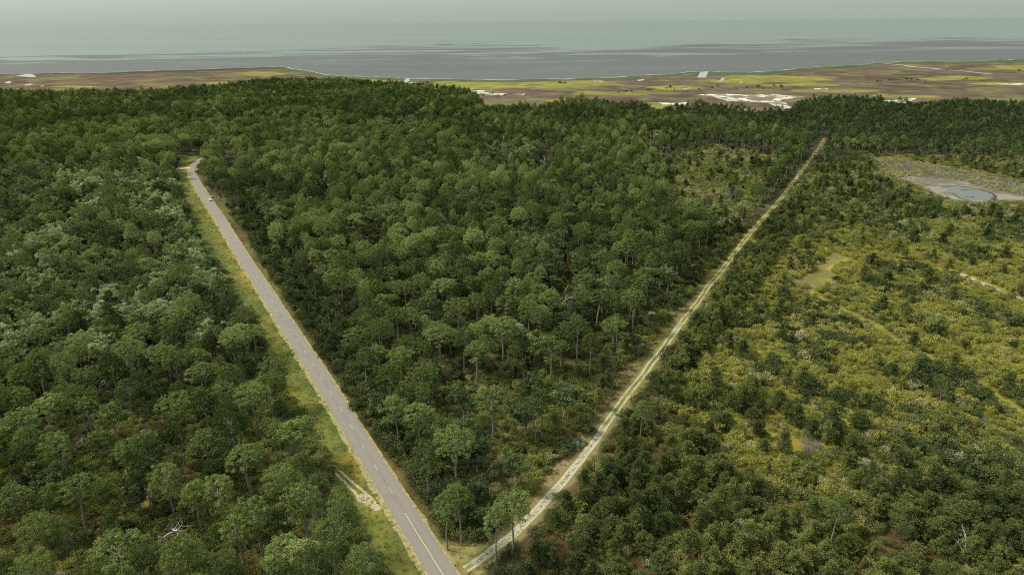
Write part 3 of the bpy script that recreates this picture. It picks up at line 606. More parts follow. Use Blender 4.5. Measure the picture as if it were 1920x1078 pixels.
for pts in ([(1310, 178), (1345, 176), (1400, 178), (1450, 177), (1512, 182), (1475, 186), (1462, 191), (1492, 202), (1468, 204), (1440, 194), (1400, 191), (1360, 189), (1340, 183)],
            [(1650, 190), (1725, 183.5), (1716, 188), (1700, 195), (1668, 197)], [(1232, 193), (1300, 192.5), (1280, 196), (1240, 197)], [(1265, 201), (1330, 195), (1345, 197), (1290, 203)],
            [(785, 166), (872, 168), (870, 169.8), (790, 168)], [(895, 172), (950, 176), (945, 179), (880, 176)], [(860, 169), (920, 170), (925, 172), (880, 172)], [(900, 204), (918, 202), (930, 204), (914, 210), (905, 213)],
            [(-60, 173), (45, 171), (42, 174), (-60, 177)], [(90, 174), (120, 176), (112, 178), (88, 176)], [(1385, 205), (1400, 205), (1412, 209), (1390, 210)], [(1010, 205), (1030, 204), (1024, 210)], [(1525, 166), (1550, 165.5), (1550, 167.5), (1526, 168)], [(1100, 153), (1130, 151), (1128, 153.5)], [(1095, 171), (1104, 171), (1100, 174)], [(1275, 167), (1300, 165), (1296, 168), (1278, 169)], [(960, 177), (985, 176.5), (984, 178.5)], [(1845, 158), (1920, 156.5), (2000, 157), (1910, 160)]):
    sheet('salt_sand', pts, .035, salt, 9)
g = NT('salt_marsh_mud'); n_ = g.noise(g.pos(), .05, 3); g.bsdf(g.mix(n_, (.10, .075, .055), (.17, .15, .08)), .9); mudm = g.m
for pts in ([(1360, 181), (1385, 179.5), (1405, 182), (1380, 184)], [(1395, 185), (1425, 182.5), (1455, 184), (1450, 188), (1410, 189)]): sheet('marsh_islet', pts, .055, mudm, 4)
for pts in ([(1307, 146), (1313, 136), (1317, 131), (1330, 131), (1327, 138), (1323, 146)], [(1348, 152), (1353, 146.5), (1361, 147), (1356, 150), (1354, 153)], [(30, 143), (55, 138.5), (68, 143), (64, 145.5)], [(8, 156), (16, 152.5), (22, 154), (18, 157)], [(44, 160), (58, 157), (62, 159), (48, 161)], [(75, 162), (82, 160), (81, 163)],
            [(738, 164), (746, 160), (758, 156), (757, 152), (763, 147.5), (770, 146), (767, 151), (766, 155), (783, 155), (784, 156.5), (764, 157.5), (752, 161.5)], [(1384, 155), (1391, 153), (1392, 156)], [(1196, 150), (1206, 148.5), (1208, 151), (1197, 153)]):
    sheet('creek', pts, .045, creek, 3)
for ln, w in (([(1660, 120), (1690, 122), (1720, 127), (1745, 128), (1775, 132)], 7), ([(1745, 130), (1800, 133), (1835, 137), (1860, 140)], 5), ([(1560, 118), (1590, 120), (1640, 121)], 5)):
    V, Q, _ = ribbon(smooth_line(G(ln)[:, :2], 60), [-w, w], .042); tag(link('creek', mesh_quads('creek', V, Q[:, ::-1], creek)), kind='structure')
sheet('pond', [(1775, 353.5), (1789, 348.5), (1817, 353.5), (1850, 360), (1866, 367), (1860, 373.5), (1825, 376), (1800, 372), (1785, 362)], .03, pool, 5)
g = NT('dark_peat'); n_ = g.noise(g.pos(), .3, 3); g.bsdf(g.mix(n_, (.03, .025, .018), (.07, .06, .04)), .9); peat = g.m
for ln, w in (([(1683, 331), (1700, 333), (1735, 332), (1760, 334)], .9), ([(1730, 345), (1755, 350), (1775, 352), (1789, 347), (1817, 352), (1850, 358), (1868, 365), (1862, 375)], 1.3), ([(1785, 362), (1798, 371), (1815, 376)], .7), ([(1800, 357), (1815, 355.5), (1828, 357)], .8), ([(1808, 369), (1819, 371), (1826, 369)], .6)):
    l_ = smooth_line(G(ln)[:, :2], 50); V, Q, _ = ribbon(l_, [-w * (.4 + rj.random(50)), w * (.4 + rj.random(50))], .05); tag(link('peat_bank', mesh_quads('peat_bank', V, Q[:, ::-1], peat)), kind='structure')

# ---------------------------------------------------------------- tree and shrub kinds (canonical meshes)
PINES = [make_dome_pine(11, 17, 4.0, 1.05, tier=1), make_dome_pine(12, 18, 4.5, .95, tier=3), make_dome_pine(13, 16, 3.3, 1.25, tier=1), make_pine(14, 17, 4.4, .34, 1.1, .8), make_dome_pine(15, 18, 3.8, 1.25, tier=4), make_dome_pine(16, 15, 3.1, 1.0, .3), make_pine(17, 17, 4.0, .42, 1.1), make_dome_pine(18, 18, 3.0, 1.5, .6, tier=3), make_pine(19, 15, 3.8, .46, .9, .5)]
PH = [17, 18, 16, 17, 18, 15, 17, 18, 15]; PR = [4.0, 4.5, 3.3, 4.4, 3.8, 3.1, 4.0, 3.0, 3.8]
BROADS = [make_broad(21, 13, 4.0), make_broad(22, 12, 3.4), make_broad(23, 14, 4.6), make_broad(24, 11, 4.0), make_broad(25, 13, 3.6)]
BR = [4.0, 3.4, 4.6, 4.0, 3.6]
YOUNGS = [make_young(31, 8, 2.5), make_young(32, 6.5, 2.4), make_young(33, 8.6, 2.6), make_young(34, 6.0, 2.8), make_young(35, 7.2, 2.2), make_young(36, 5.4, 2.9)]
SHRUBS = [make_shrub(41, 2.6, 2.0), make_shrub(42, 2.2, 2.2, 18), make_shrub(43, 3.2, 1.9, 18), make_shrub(44, 1.8, 2.0, 14, 26), make_shrub(45, 2.8, 2.3, 22, 28, .30), make_shrub(46, 2.4, 1.8, 12, 34, .30)]
DEADS = [make_dead(51), make_dead(52, 12, .55), make_dead(53, 9, .8), make_dead(54, 12, .5, depth=3), make_dead(55, 8, .9, rad=.3, L=.4)]
BRUSHES = [make_brush(61), make_brush(62, 2.6), make_brush(63, 1.8)]
PALMS = [make_palmetto(71), make_palmetto(72)]

KEEP = [VERGE, TRACKZ]; 
MARSH_OK = lambda bx, by: pip(bx, by, WOOD)
def clear_of(P, H, R, polys, frac=.62):
    """False where the silhouette would stand over a clearing that the photograph shows open"""
    ok = np.ones(len(P), bool)
    for hz, k in ((0, 0), (.3, .35), (.6, .8), (.8, .8), (.97, 0)):
        for s in ((-1, 0, 1) if k else (0,)):
            Q = P.copy(); Q[:, 2] += H * hz; Q[:, 0] += s * R * k * frac / .62; x, y, z = proj(Q)
            for pl in polys: ok &= ~pip(x, y, pl)
    return ok
def grid_pts(x0, x1, y0, y1, s, seed, jit=.42):
    r = np.random.default_rng(seed); X, Y = np.meshgrid(np.arange(x0, x1, s), np.arange(y0, y1, s)); X = X + (np.arange(X.shape[0]) % 2)[:, None] * s * .5
    X = X.ravel() + r.uniform(-jit, jit, X.size) * s; Y = Y.ravel() + r.uniform(-jit, jit, Y.size) * s
    return np.stack([X, Y, np.zeros_like(X)], 1)
def in_view(P, margin=140, low=1500):
    z = (P - CAM) @ FW; ok = z > 40; x = np.full(len(P), -9e3); y = np.full(len(P), 9e3)
    x[ok], y[ok], _ = proj(P[ok]); return ok & (x > -margin) & (x < 1920 + margin) & (y < low), x, y, z
def road_side(P):
    rx = np.interp(P[:, 1], road_c[:230, 1], road_c[:230, 0]); return P[:, 0] - rx

# --- hand-surveyed pines: crown centre and crown radius in the photograph
HAND = [(1036, 644, 35), (894, 650, 27), (824, 626, 30), (859, 577, 23), (895, 564, 19), (829, 537, 23), (760, 540, 20), (945, 567, 24), (992, 577, 19), (942, 614, 24), (962, 656, 15), (1084, 614, 23), (1148, 607, 24), (1219, 510, 28), (1174, 463, 22), (773, 590, 17), (743, 594, 18), (725, 560, 26), (682, 600, 25), (672, 630, 22), (710, 657, 25), (747, 664, 24), (682, 670, 17), (922, 755, 34), (853, 831, 38), (827, 798, 30), (783, 775, 26), (740, 760, 26), (760, 725, 24), (725, 700, 24), (960, 954, 34), (930, 974, 24),
        (207, 771, 34), (325, 761, 30), (47, 828, 30), (107, 833, 28), (381, 828, 37), (459, 860, 34), (560, 797, 40), (140, 925, 32), (33, 928, 28), (281, 821, 18), (311, 892, 30), (364, 915, 26), (411, 915, 30), (70, 992, 32), (214, 1030, 44), (478, 955, 34), (568, 935, 32), (444, 998, 30), (525, 898, 30), (33, 788, 26), (447, 627, 35), (374, 664, 24), (257, 624, 26), (334, 594, 26), (297, 660, 24), (174, 704, 26), (73, 630, 22), (377, 700, 27), (514, 690, 26), (114, 684, 26), (470, 740, 28), (500, 720, 24), (100, 760, 30), (35, 745, 26), (420, 740, 26), (240, 850, 26), (350, 1040, 34), (60, 1065, 36), (640, 950, 24), (620, 1000, 34), (540, 1030, 38), (400, 1062, 34), (680, 1055, 34), (835, 950, 26), (860, 930, 30), (1190, 560, 22), (1120, 560, 22), (1030, 560, 20)]
rh = np.random.default_rng(5); hand = []
for i, (hx, hy, hr) in enumerate(HAND):
    v = [0, 1, 2, 4, 5, 0, 1, 3, 6, 4, 7][int(rh.integers(0, 11))]; Hh = rh.uniform(15.5, 18.5)
    if hy > 1000: Hh *= .9
    p = unproj([hx], [hy], Hh * .80)[0]; z = (p - CAM) @ FW; R = hr * z / F_PX
    hand.append((p[0], p[1], R, Hh, v))
hand = np.array(hand)

# --- woodland grid
T = grid_pts(-1350, 1750, 60, 1500, 5.9, 101, .48); vis, x, y, z = in_view(T, 200); keep = vis & pip(x, y, WOOD) ; T = T[keep]; x = x[keep]; y = y[keep]; z = z[keep]
n_ = len(T); u = rng.random(n_); cn = fbm(T[:, 0], T[:, 1], 38, 201); cn2 = fbm(T[:, 0], T[:, 1], 90, 211)
pP = np.full(n_, .79) - .25 * (cn < .30); pB = np.full(n_, .12)
def setz(poly, p, b):
    m = pip(x, y, poly) if isinstance(poly, list) else poly; pP[m] = p; pB[m] = b
setz(Z_FAR_R, .45, .47); setz(Z_MIX_R, .09, .09); setz(Z_SPARSE, .05, .12); setz(Z_BROAD, .16, .76)
setz(pip(x, y, Z_BROAD) & (y > 590), .30, .58); setz(Z_SCRUB, .012, .012); setz(Z_WEDGE_EDGE, .14, .30); setz(Z_WEDGE, .07, .10); setz(Z_STRIP, .05, .02); setz(Z_YOUNG, .03, .0); setz(Z_SW, .40, .10)
for ex, ey, ew, eh in B_PATCH: setz(((x - ex) / ew) ** 2 + ((y - ey - 12) / eh) ** 2 < 1, .12, .84)
gap = (y > 233) & (y < 243) & (x > 420) & (x < 900); setz(gap, .02, .05)
rside = road_side(T); drd0, _ = seg_dist(T[:, :2], road_c[::4]); EDGE = (rside > 0) & (drd0 < 23) & (y > 400) & (x < 930); pP[EDGE] = .22; pB[EDGE] = .70
isP = u < pP; isB = (~isP) & (u < pP + pB)
hz = np.clip(.70 + .46 * cn + rng.normal(0, .14, n_), .45, 1.3)                                          # stands of taller and lower trees
small = pip(x, y, Z_WEDGE_EDGE) | pip(x, y, Z_SPARSE) | pip(x, y, Z_MIX_R) | pip(x, y, Z_SCRUB); hz[small] *= .62
hz[EDGE & isB] *= .62; hz[pip(x, y, Z_FAR_R)] *= .72; hz[(z > 1000)] *= .86
pv = rng.integers(0, 9, n_); bv = rng.integers(0, 5, n_)
rs_ = .93 - .20 * ss(x, 900, 1000) * ss(440 - y, 0, 100) - .10 * ss(z, 800, 1100); Rp = np.array(PR)[pv] * hz * rs_ * rng.uniform(.78, 1.2, n_); Hp = np.array(PH)[pv] * hz
hd = np.min(np.hypot(T[:, None, 0] - hand[None, :, 0], T[:, None, 1] - hand[None, :, 1]) - hand[None, :, 2] * .72, axis=1)
SNAGS = [[(x_ - w_, y_ + h_), (x_ + w_, y_ + h_), (x_ + w_, y_ - h_), (x_ - w_, y_ - h_)] for x_, y_, w_, h_ in [(330, 978, 30, 26), (692, 438, 16, 14), (1022, 298, 12, 10), (432, 303, 10, 10), (186, 714, 16, 14), (1062, 548, 16, 15), (944, 272, 5, 9), (1222, 268, 5, 9), (610, 355, 8, 8), (146, 838, 12, 10), (1062, 478, 6, 6)]]
okp = clear_of(T, Hp, Rp, KEEP + [MUD, CLEAR_A], .9) & clear_of(T, Hp, Rp, SNAGS, .5) & (hd > 2.2)
dtr, _ = seg_dist(T[:, :2], track_c[::6]); drd, _ = seg_dist(T[:, :2], road_c[::6])
okp &= (dtr > 5.5) & (drd > 7)
# nothing tall in front of the hand-surveyed crowns of the wedge
def hides_hand(P, H):
    bad = np.zeros(len(P), bool); xt, yt, zt = proj(P + np.array([0, 0, 1.0]) * (H * .85)[:, None])
    for (hx, hy, hr), h in zip(HAND, hand):
        hb = proj(np.array([[h[0], h[1], 0.]]))
        zz = hb[2][0]; bad |= (np.abs(xt - hx) < hr * .75) & (yt > hy + hr * .2) & (yt < hb[1][0] - 5) & (zt < zz + 2) & (hx > 640)
    return bad
okp &= ~hides_hand(T, Hp)
pine_tint = np.clip(.44 + (cn2 - .5) * .8 + rng.normal(0, .23, n_) - .10 * ss(z, 500, 900), .05, .88)
pine_tint[pip(x, y, Z_FAR_R)] -= .22
bro_tint = np.clip(.38 + (cn - .5) * .8 + rng.normal(0, .15, n_), .08, .72); mb = pip(x, y, Z_BROAD); bro_tint[mb] = np.clip(.52 + (cn[mb] - .5) * 1.1 + rng.normal(0, .20, mb.sum()), .05, .82)
bro_tint[pip(x, y, Z_FAR_R)] -= .18; bro_tint[EDGE] = np.clip(bro_tint[EDGE] - .2, .05, .3); mm_ = pip(x, y, Z_SCRUB) | pip(x, y, Z_WEDGE) | pip(x, y, Z_WEDGE_EDGE) | pip(x, y, Z_SW); bro_tint[mm_] = np.clip(bro_tint[mm_] - .12, .05, .42)
def pack(m, idx, sxy, sz, tint): return dict(P=T[m], idx=idx[m], s=np.stack([sxy[m], sxy[m], sz[m]], 1), rot=rng.uniform(0, 6.28, m.sum()), tint=tint[m], z=z[m])
mP = isP & okp; mB = isB & okp
pines = pack(mP, pv, Rp / np.array(PR)[pv], hz, pine_tint)
sb = hz * rng.uniform(.8, 1.2, n_) * 1.05; broads = pack(mB, bv, sb, hz * 1.02, bro_tint)
hp = dict(P=np.c_[hand[:, 0], hand[:, 1], np.zeros(len(hand))], idx=hand[:, 4].astype(int), s=np.stack([hand[:, 2] / np.array(PR)[hand[:, 4].astype(int)]] * 2 + [hand[:, 3] / np.array(PH)[hand[:, 4].astype(int)]], 1), rot=rng.uniform(0, 6.28, len(hand)), tint=np.clip(rng.normal(.55, .12, len(hand)), .3, .85), z=((np.c_[hand[:, 0], hand[:, 1], np.zeros(len(hand))] - CAM) @ FW))
nh = len(hand)
pines = {k: np.concatenate([hp[k], pines[k]]) for k in pines}

# --- young pines
Y = grid_pts(-60, 420, 70, 900, 3.9, 102); vis, x, y, z = in_view(Y, 200); u = rng.random(len(Y))
pr = np.zeros(len(Y)); pr[pip(x, y, Z_MIX_R)] = .12; pr[pip(x, y, Z_SCRUB)] = .035; pr[pip(x, y, Z_LOOSE)] = .28; pr[pip(x, y, Z_WEDGE)] = .06; pr[pip(x, y, Z_SPARSE)] = .05; pr[pip(x, y, Z_WEDGE_EDGE)] = .15
cn = fbm(Y[:, 0], Y[:, 1], 26, 231); m = pip(x, y, Z_YOUNG); pr[m] = np.where(cn[m] > .42, .66, .16) ; m = pip(x, y, Z_STRIP); pr[m] = .92
hzy = .62 + .62 * cn + rng.normal(0, .08, len(Y)); hzy = np.clip(hzy, .45, 1.25); yv = rng.integers(0, 6, len(Y))
dtr, _ = seg_dist(Y[:, :2], track_c[::6])
m = vis & (u < pr) & (dtr > np.interp(y, [300, 600], [2.2, 3.6])) & clear_of(Y, 8 * hzy, 2.0 * hzy, [VERGE, MUD, CLEAR_A], .6)
# along the track the young pines may lean over its edge but not across it
for hz_ in (.0, .5, .9):
    for s in (-1, 0, 1):
        Q_ = Y.copy(); Q_[:, 2] += 8 * hzy * hz_; Q_[:, 0] += s * 1.0; xx, yy, _ = proj(Q_)
        cx = np.interp(yy, [p[1] for p in TRACK[::-1]], [p[0] for p in TRACK[::-1]]); m &= ~((yy > 258) & (yy < 1066) & (np.abs(xx - cx) < np.interp(yy, [258, 600, 1066], [3, 8, 15])))
yt = np.clip(.45 + (fbm(Y[:, 0], Y[:, 1], 30, 5) - .5) * 1.0 + rng.normal(0, .14, len(Y)), .05, .95)
ys_ = hzy * rng.uniform(.85, 1.25, len(Y))
youngs = dict(P=Y[m], idx=yv[m], s=np.stack([ys_[m], ys_[m], hzy[m]], 1), rot=rng.uniform(0, 6.28, m.sum()), tint=yt[m], z=z[m])

# --- shrubs of the scrub, and the undergrowth below the open woods
S = grid_pts(-420, 620, 60, 900, 2.45, 103, .5); vis, x, y, z = in_view(S, 160); u = rng.random(len(S))
cs_ = fbm(S[:, 0], S[:, 1], 16, 241); cb = fbm(S[:, 0], S[:, 1], 60, 251)
pr = np.where(z < 420, .62, np.where(z < 640, .25, .0)); zone = np.zeros(len(S), int)
def sz_(poly, p, k):
    m = pip(x, y, poly); pr[m] = p; zone[m] = k
sz_(Z_MIX_R, .9, 7); sz_(Z_SPARSE, .85, 4); sz_(MUD, .8, 6); sz_(Z_SCRUB, .93, 1); sz_(Z_WEDGE_EDGE, .85, 3); sz_(Z_WEDGE, .95, 3); sz_(Z_STRIP, .25, 0); sz_(Z_YOUNG, .80, 2); sz_(Z_SW, .95, 5)
m = pip(x, y, Z_BROAD) & (z < 420); pr[m] = .3
size = np.clip(.45 + .85 * cs_ + rng.normal(0, .15, len(S)), .35, 1.35); size[zone == 0] *= 1.1
big = (zone == 1) & (fbm(S[:, 0], S[:, 1], 22, 261) > .60) & (rng.random(len(S)) < .5); size[big] *= 1.4; rs2 = road_side(S); dS, _ = seg_dist(S[:, :2], road_c[::4]); eS = (rs2 > 0) & (dS < 20) & (y > 400) & (x < 925); size[eS] = rng.uniform(.9, 1.5, eS.sum()); pr[eS] = .9
dtr, _ = seg_dist(S[:, :2], track_c[::6]); okc = dtr > np.interp(y, [300, 600], [1.6, 2.9]) + size * .8
for (ln, w) in PATHS:
    dp, _ = seg_dist(S[:, :2], ln); okc &= dp > w * .75 + size * .8
okc &= clear_of(S, 2.4 * size, 1.7 * size, [VERGE], .5) & clear_of(S, 1.6 * size, 1.4 * size, [MUD_BARE, CLEAR_A, [(1478, 818), (1490, 812), (1512, 826), (1518, 846), (1500, 852), (1484, 840)]], .5)
m0 = (~pip(x, y, TRACKZ)) | ((dtr > np.interp(y, [300, 600], [1.9, 3.3]) + size * 1.3) & (rng.random(len(S)) < np.interp(y, [300, 560, 900], [1.0, .8, .35])))
okc &= m0; okc &= ~(pip(x, y, Z_YOUNG) & (fbm(S[:, 0], S[:, 1], 13, 271) < .36))
m = vis & (u < pr) & okc & pip(x, y, WOOD)
w_ = rng.random(len(S)) * .46 + cb * .42 + fbm(S[:, 0], S[:, 1], 19, 281) * .42 - .15
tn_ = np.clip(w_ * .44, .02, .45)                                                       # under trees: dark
k = zone == 1; tn_[k] = np.interp(w_[k] + .16 * (z[k] > 210) * (y[k] > 470), [0, .22, .42, .62, .84, 1.0, 1.1], [.12, .28, .42, .54, .66, .76, .86])
tn_[big] = rng.uniform(.10, .30, big.sum())
k = zone == 2; tn_[k] = np.interp(w_[k], [0, .5, .85, 1.05], [.14, .36, .55, .70])
k = zone == 7; tn_[k] = np.where(rng.random(k.sum()) < .10, rng.uniform(.86, .98, k.sum()), np.interp(w_[k], [0, .4, .75, 1.0], [.16, .36, .52, .66]))
k = zone == 3; tn_[k] = np.interp(w_[k], [0, .4, .8, 1], [.18, .36, .50, .66])
k = zone == 4; tn_[k] = np.where(w_[k] < .66, np.interp(w_[k], [0, .4, .66], [.26, .42, .50]), rng.uniform(.90, 1.0, k.sum()))
tn_[eS] = rng.uniform(.08, .32, eS.sum())
k = zone == 6; tn_[k] = np.where(w_[k] < .5, np.interp(w_[k], [0, .5], [.40, .60]), rng.uniform(.90, 1.0, k.sum())); size[k] *= .6
k = zone == 5; tn_[k] = np.interp(w_[k], [0, .4, .8, 1], [.12, .34, .52, .68])
gr = (rng.random(len(S)) < .05) & (zone > 0); tn_[gr] = rng.uniform(.84, .97, gr.sum())
hs_ = size * rng.uniform(.7, 1.25, len(S)); sv = rng.integers(0, 6, len(S))
def sel(m): return dict(P=S[m], idx=sv[m], s=np.stack([size[m], size[m], hs_[m]], 1), rot=rng.uniform(0, 6.28, m.sum()), tint=tn_[m], z=z[m])
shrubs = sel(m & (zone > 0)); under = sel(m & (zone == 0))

# ---------------------------------------------------------------- the 300 that show largest stand alone; the rest of each kind is one mass
def project_top(d, H): return proj(d['P'] + np.array([0, 0, 1.0]) * (d['s'][:, 2] * H)[:, None])
def split(d, n, H, R, first=0):
    x, y, z = project_top(d, H * .8); onf = (x > 0) & (x < 1920) & (y > 0) & (y < 1078)
    sc = np.where(onf, d['s'][:, 0] * R / z, -1); sc[:first] += np.where(onf[:first], 1, 0)
    o = np.argsort(-sc)[:n]; o = o[sc[o] > 0]; m = np.ones(len(sc), bool); m[o] = False
    return {k: v[o] for k, v in d.items()}, {k: v[m] for k, v in d.items()}
WORD = 'first second third fourth fifth sixth seventh eighth ninth tenth eleventh twelfth thirteenth fourteenth fifteenth sixteenth seventeenth eighteenth nineteenth twentieth'.split()
def ordw(i):
    if i < 20: return WORD[i]
    if i in (79, 89): return ('eightieth', 'ninetieth')[i // 10 - 7]
    tens = ['twenty', 'thirty', 'forty', 'fifty', 'sixty', 'seventy', 'eighty', 'ninety'][(i + 1) // 10 - 2]
    return tens + '-' + WORD[i % 10] if (i + 1) % 10 else {20: 'twentieth', 30: 'thirtieth', 40: 'fortieth', 50: 'fiftieth', 60: 'sixtieth', 70: 'seventieth'}.get(i + 1, tens)
def labels(d, noun, H, tones, sizes, row=10):
    """each plant is found by the strip of ground it stands on, its row counted up from the bottom edge and its turn counted from the road or track"""
    x, y, z = proj(d['P']); side = road_side(d['P']); tx = np.interp(y, [p[1] for p in TRACK[::-1]], [p[0] for p in TRACK[::-1]])
    reg = np.where(side < 0, 0, np.where(x < tx, 1, 2)); out = [''] * len(x)
    for k, (where, ref) in enumerate((('outside the road', 'from the road'), ('between road and sand track', 'from the road'), ('beyond the sand track', 'from the track'))):
        ids = np.where(reg == k)[0]; ids = ids[np.argsort(-y[ids])]
        for r in range(0, len(ids), row):
            g_ = ids[r:r + row]; g_ = g_[np.argsort(-x[g_] if k == 0 else x[g_])]
            for j, i in enumerate(g_):
                t = tones[min(len(tones) - 1, int(d['tint'][i] * len(tones)))]; s = sizes[0] if d['s'][i, 0] > np.median(d['s'][:, 0]) else sizes[1]
                out[i] = ' '.join(f"{s} {t} {noun} {where}, {ordw(r // row)} row, {ordw(j)} {ref}".split())
    return out
def stand_tree(name, parts, p, rot, s, tint_, label, cat, group):
    root = bpy.data.objects.new(name, None); COL.objects.link(root); root.empty_display_size = .5
    root.location = (p[0], p[1], 0); root.rotation_euler = (0, 0, rot); root.scale = s; tag(root, label, cat, group)
    for pn, me in parts:
        o = bpy.data.objects.new(pn, me); COL.objects.link(o); o.parent = root; o['tint'] = float(tint_)
    return root
PROTO = {}
def scatter(name, key, d, label, cat='woodland'):
    """one countless mass of plants: points carrying variant, size, turn and tone; the plants are copies of the ones standing alone"""
    n = len(d['P']); me = bpy.data.meshes.new(name); me.vertices.add(n); me.vertices.foreach_set('co', d['P'].astype(np.float32).ravel())
    a = me.attributes.new('variant', 'INT', 'POINT'); a.data.foreach_set('value', d['idx'].astype(np.int32))
    a = me.attributes.new('tint', 'FLOAT', 'POINT'); a.data.foreach_set('value', d['tint'].astype(np.float32))
    a = me.attributes.new('size', 'FLOAT_VECTOR', 'POINT'); a.data.foreach_set('vector', d['s'].astype(np.float32).ravel())
    rt = np.zeros((n, 3), np.float32); rt[:, 2] = d['rot']; a = me.attributes.new('turn', 'FLOAT_VECTOR', 'POINT'); a.data.foreach_set('vector', rt.ravel())
    o = link(name, me); tag(o, label, cat, kind='stuff')
    ng = bpy.data.node_groups.new(name, 'GeometryNodeTree'); ng.interface.new_socket('Geometry', in_out='INPUT', socket_type='NodeSocketGeometry'); ng.interface.new_socket('Geometry', in_out='OUTPUT', socket_type='NodeSocketGeometry')
    N, L = ng.nodes, ng.links; gi, go = N.new('NodeGroupInput'), N.new('NodeGroupOutput'); ip = N.new('GeometryNodeInstanceOnPoints')
    L.new(gi.outputs[0], ip.inputs['Points']); jn_ = N.new('GeometryNodeJoinGeometry')
    for parts in PROTO[key][::-1]:
        sub = N.new('GeometryNodeJoinGeometry')
        for ob in parts:
            oi = N.new('GeometryNodeObjectInfo'); oi.transform_space = 'ORIGINAL'; oi.inputs['Object'].default_value = ob; L.new(oi.outputs['Geometry'], sub.inputs[0])
        gti = N.new('GeometryNodeGeometryToInstance'); L.new(sub.outputs[0], gti.inputs[0]); L.new(gti.outputs[0], jn_.inputs[0])
    L.new(jn_.outputs[0], ip.inputs['Instance']); ip.inputs['Pick Instance'].default_value = True
    def na(nm, typ):
        x = N.new('GeometryNodeInputNamedAttribute'); x.data_type = typ; x.inputs['Name'].default_value = nm; return x.outputs[0]
    L.new(na('variant', 'INT'), ip.inputs['Instance Index']); L.new(na('size', 'FLOAT_VECTOR'), ip.inputs['Scale'])
    er = N.new('FunctionNodeEulerToRotation'); L.new(na('turn', 'FLOAT_VECTOR'), er.inputs[0]); L.new(er.outputs[0], ip.inputs['Rotation'])
    L.new(ip.outputs[0], go.inputs[0]); md = o.modifiers.new('plants', 'NODES'); md.node_group = ng
    return o
def build_kind(key, name, d, n, H, R, meshes, labs, cat, group, first=0):
    a, b = split(d, n, H, R, first); lb = labs(a); got = {}
    nv = len(meshes)
    for v in range(nv):                                                                # every variant must stand somewhere
        if not (a['idx'] == v).any(): a['idx'][v] = v
    for i in range(len(a['P'])):
        v = int(a['idx'][i]); ms = meshes[v]
        if isinstance(ms, tuple):
            r = stand_tree(name, (('crown', ms[0]), ('trunk', ms[1])), a['P'][i], a['rot'][i], a['s'][i], a['tint'][i], lb[i], cat, group)
            if v not in got: got[v] = [c for c in r.children]
        else:
            o = bpy.data.objects.new(name, ms); COL.objects.link(o); o.location = (a['P'][i][0], a['P'][i][1], 0); o.rotation_euler = (0, 0, a['rot'][i]); o.scale = a['s'][i]; o['tint'] = float(a['tint'][i])
            tag(o, lb[i], cat, group)
            if v not in got: got[v] = [o]
    PROTO[key] = [got[v] for v in range(nv)]
    return a, b
GT = ['dark green', 'mid green', 'pale green']
pa, pb = build_kind('pine', 'pine_tree', pines, 300, 17, 4.6, PINES, lambda a: labels(a, 'pine', 17, GT, ('wide', 'slim')), 'pine tree', 'tall round-crowned pines', nh)
scatter('pine_wood', 'pine', pb, 'dense mass of round-crowned green pines reaching back to the marsh')
ba, bb = build_kind('broad', 'broadleaf_tree', broads, 300, 13, 4.0, BROADS, lambda a: labels(a, 'leafy tree', 13, GT, ('broad', 'narrow')), 'broadleaf tree', 'leafy trees among the pines')
scatter('broadleaf_wood', 'broad', bb, 'mass of pale and dark leafy trees growing among the pines')
ya, yb = build_kind('young', 'young_pine', youngs, 300, 8, 2.3, YOUNGS, lambda a: labels(a, 'young pine', 8, GT, ('bushy', 'thin')), 'young pine', 'young dark pines beside the sand track')
scatter('young_pine_thicket', 'young', yb, 'thicket of low dark young pines beside the sand track')
ST = ['dark green', 'dark green', 'green', 'olive green', 'olive green', 'olive yellow', 'yellow', 'yellow', 'pale grey', 'pale grey']
sa, sb_ = build_kind('shrub', 'shrub', shrubs, 300, 2.5, 2.0, SHRUBS, lambda a: labels(a, 'rounded shrub', 2.5, ST, ('large', 'small')), 'shrub', 'rounded shrubs of the open scrub')
scatter('scrub', 'shrub', sb_, 'olive, yellow and dark green scrub covering the open ground', 'scrub')
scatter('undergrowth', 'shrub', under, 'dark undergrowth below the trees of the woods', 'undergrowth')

# ---------------------------------------------------------------- grass tufts on the verges, so the mown strip is not bare
Vg = grid_pts(-300, 60, 70, 560, 1.25, 104, .5); vis, x, y, z = in_view(Vg, 60, 1200); dr, _ = seg_dist(Vg[:, :2], road_c[::4]); dt_, _ = seg_dist(Vg[:, :2], track_c[::6])
m = vis & (pip(x, y, VERGE) | ((dr < 9) & (y > 300))) & (dr > HW + .6) & (rng.random(len(Vg)) < .5)
tz = vis & pip(x, y, TRACKZ) & (dt_ > 2.3) & (rng.random(len(Vg)) < .6); m = (m & (dt_ > 1.5)) | tz
gm = leaf_mat('grass_blades', [(0, (.075, .11, .030)), (.5, (.17, .17, .035)), (1, (.30, .26, .06))], .25)
rg = np.random.default_rng(9); gmb = MB(); k = 40; an = rg.uniform(0, 6.28, k); q = np.sqrt(rg.random(k)) * .55; cc_ = np.stack([q * np.cos(an), q * np.sin(an), rg.uniform(.05, .16, k)], 1)
V, Q, lv = cards(cc_, rdir(k, rg) + np.array([0, 0, .4]), .26, .35, rg, rg.random(k), np.array([[0, 0, 1.]]) + rg.normal(0, .6, (k, 3))); gmb.add(V, Q, lv)
tuft = tag(link('grass_tuft', gmb.mesh('grass_tuft', gm)), 'small tuft of yellow green grass beside the paved road', 'grass', kind='stuff')
gp = G([(735, 1020)])[0]; tuft.location = (gp[0], gp[1], 0); tuft['tint'] = .5; PROTO['grass'] = [[tuft]]
ng_ = int(m.sum()); gs = rng.uniform(.6, 1.5, ng_)
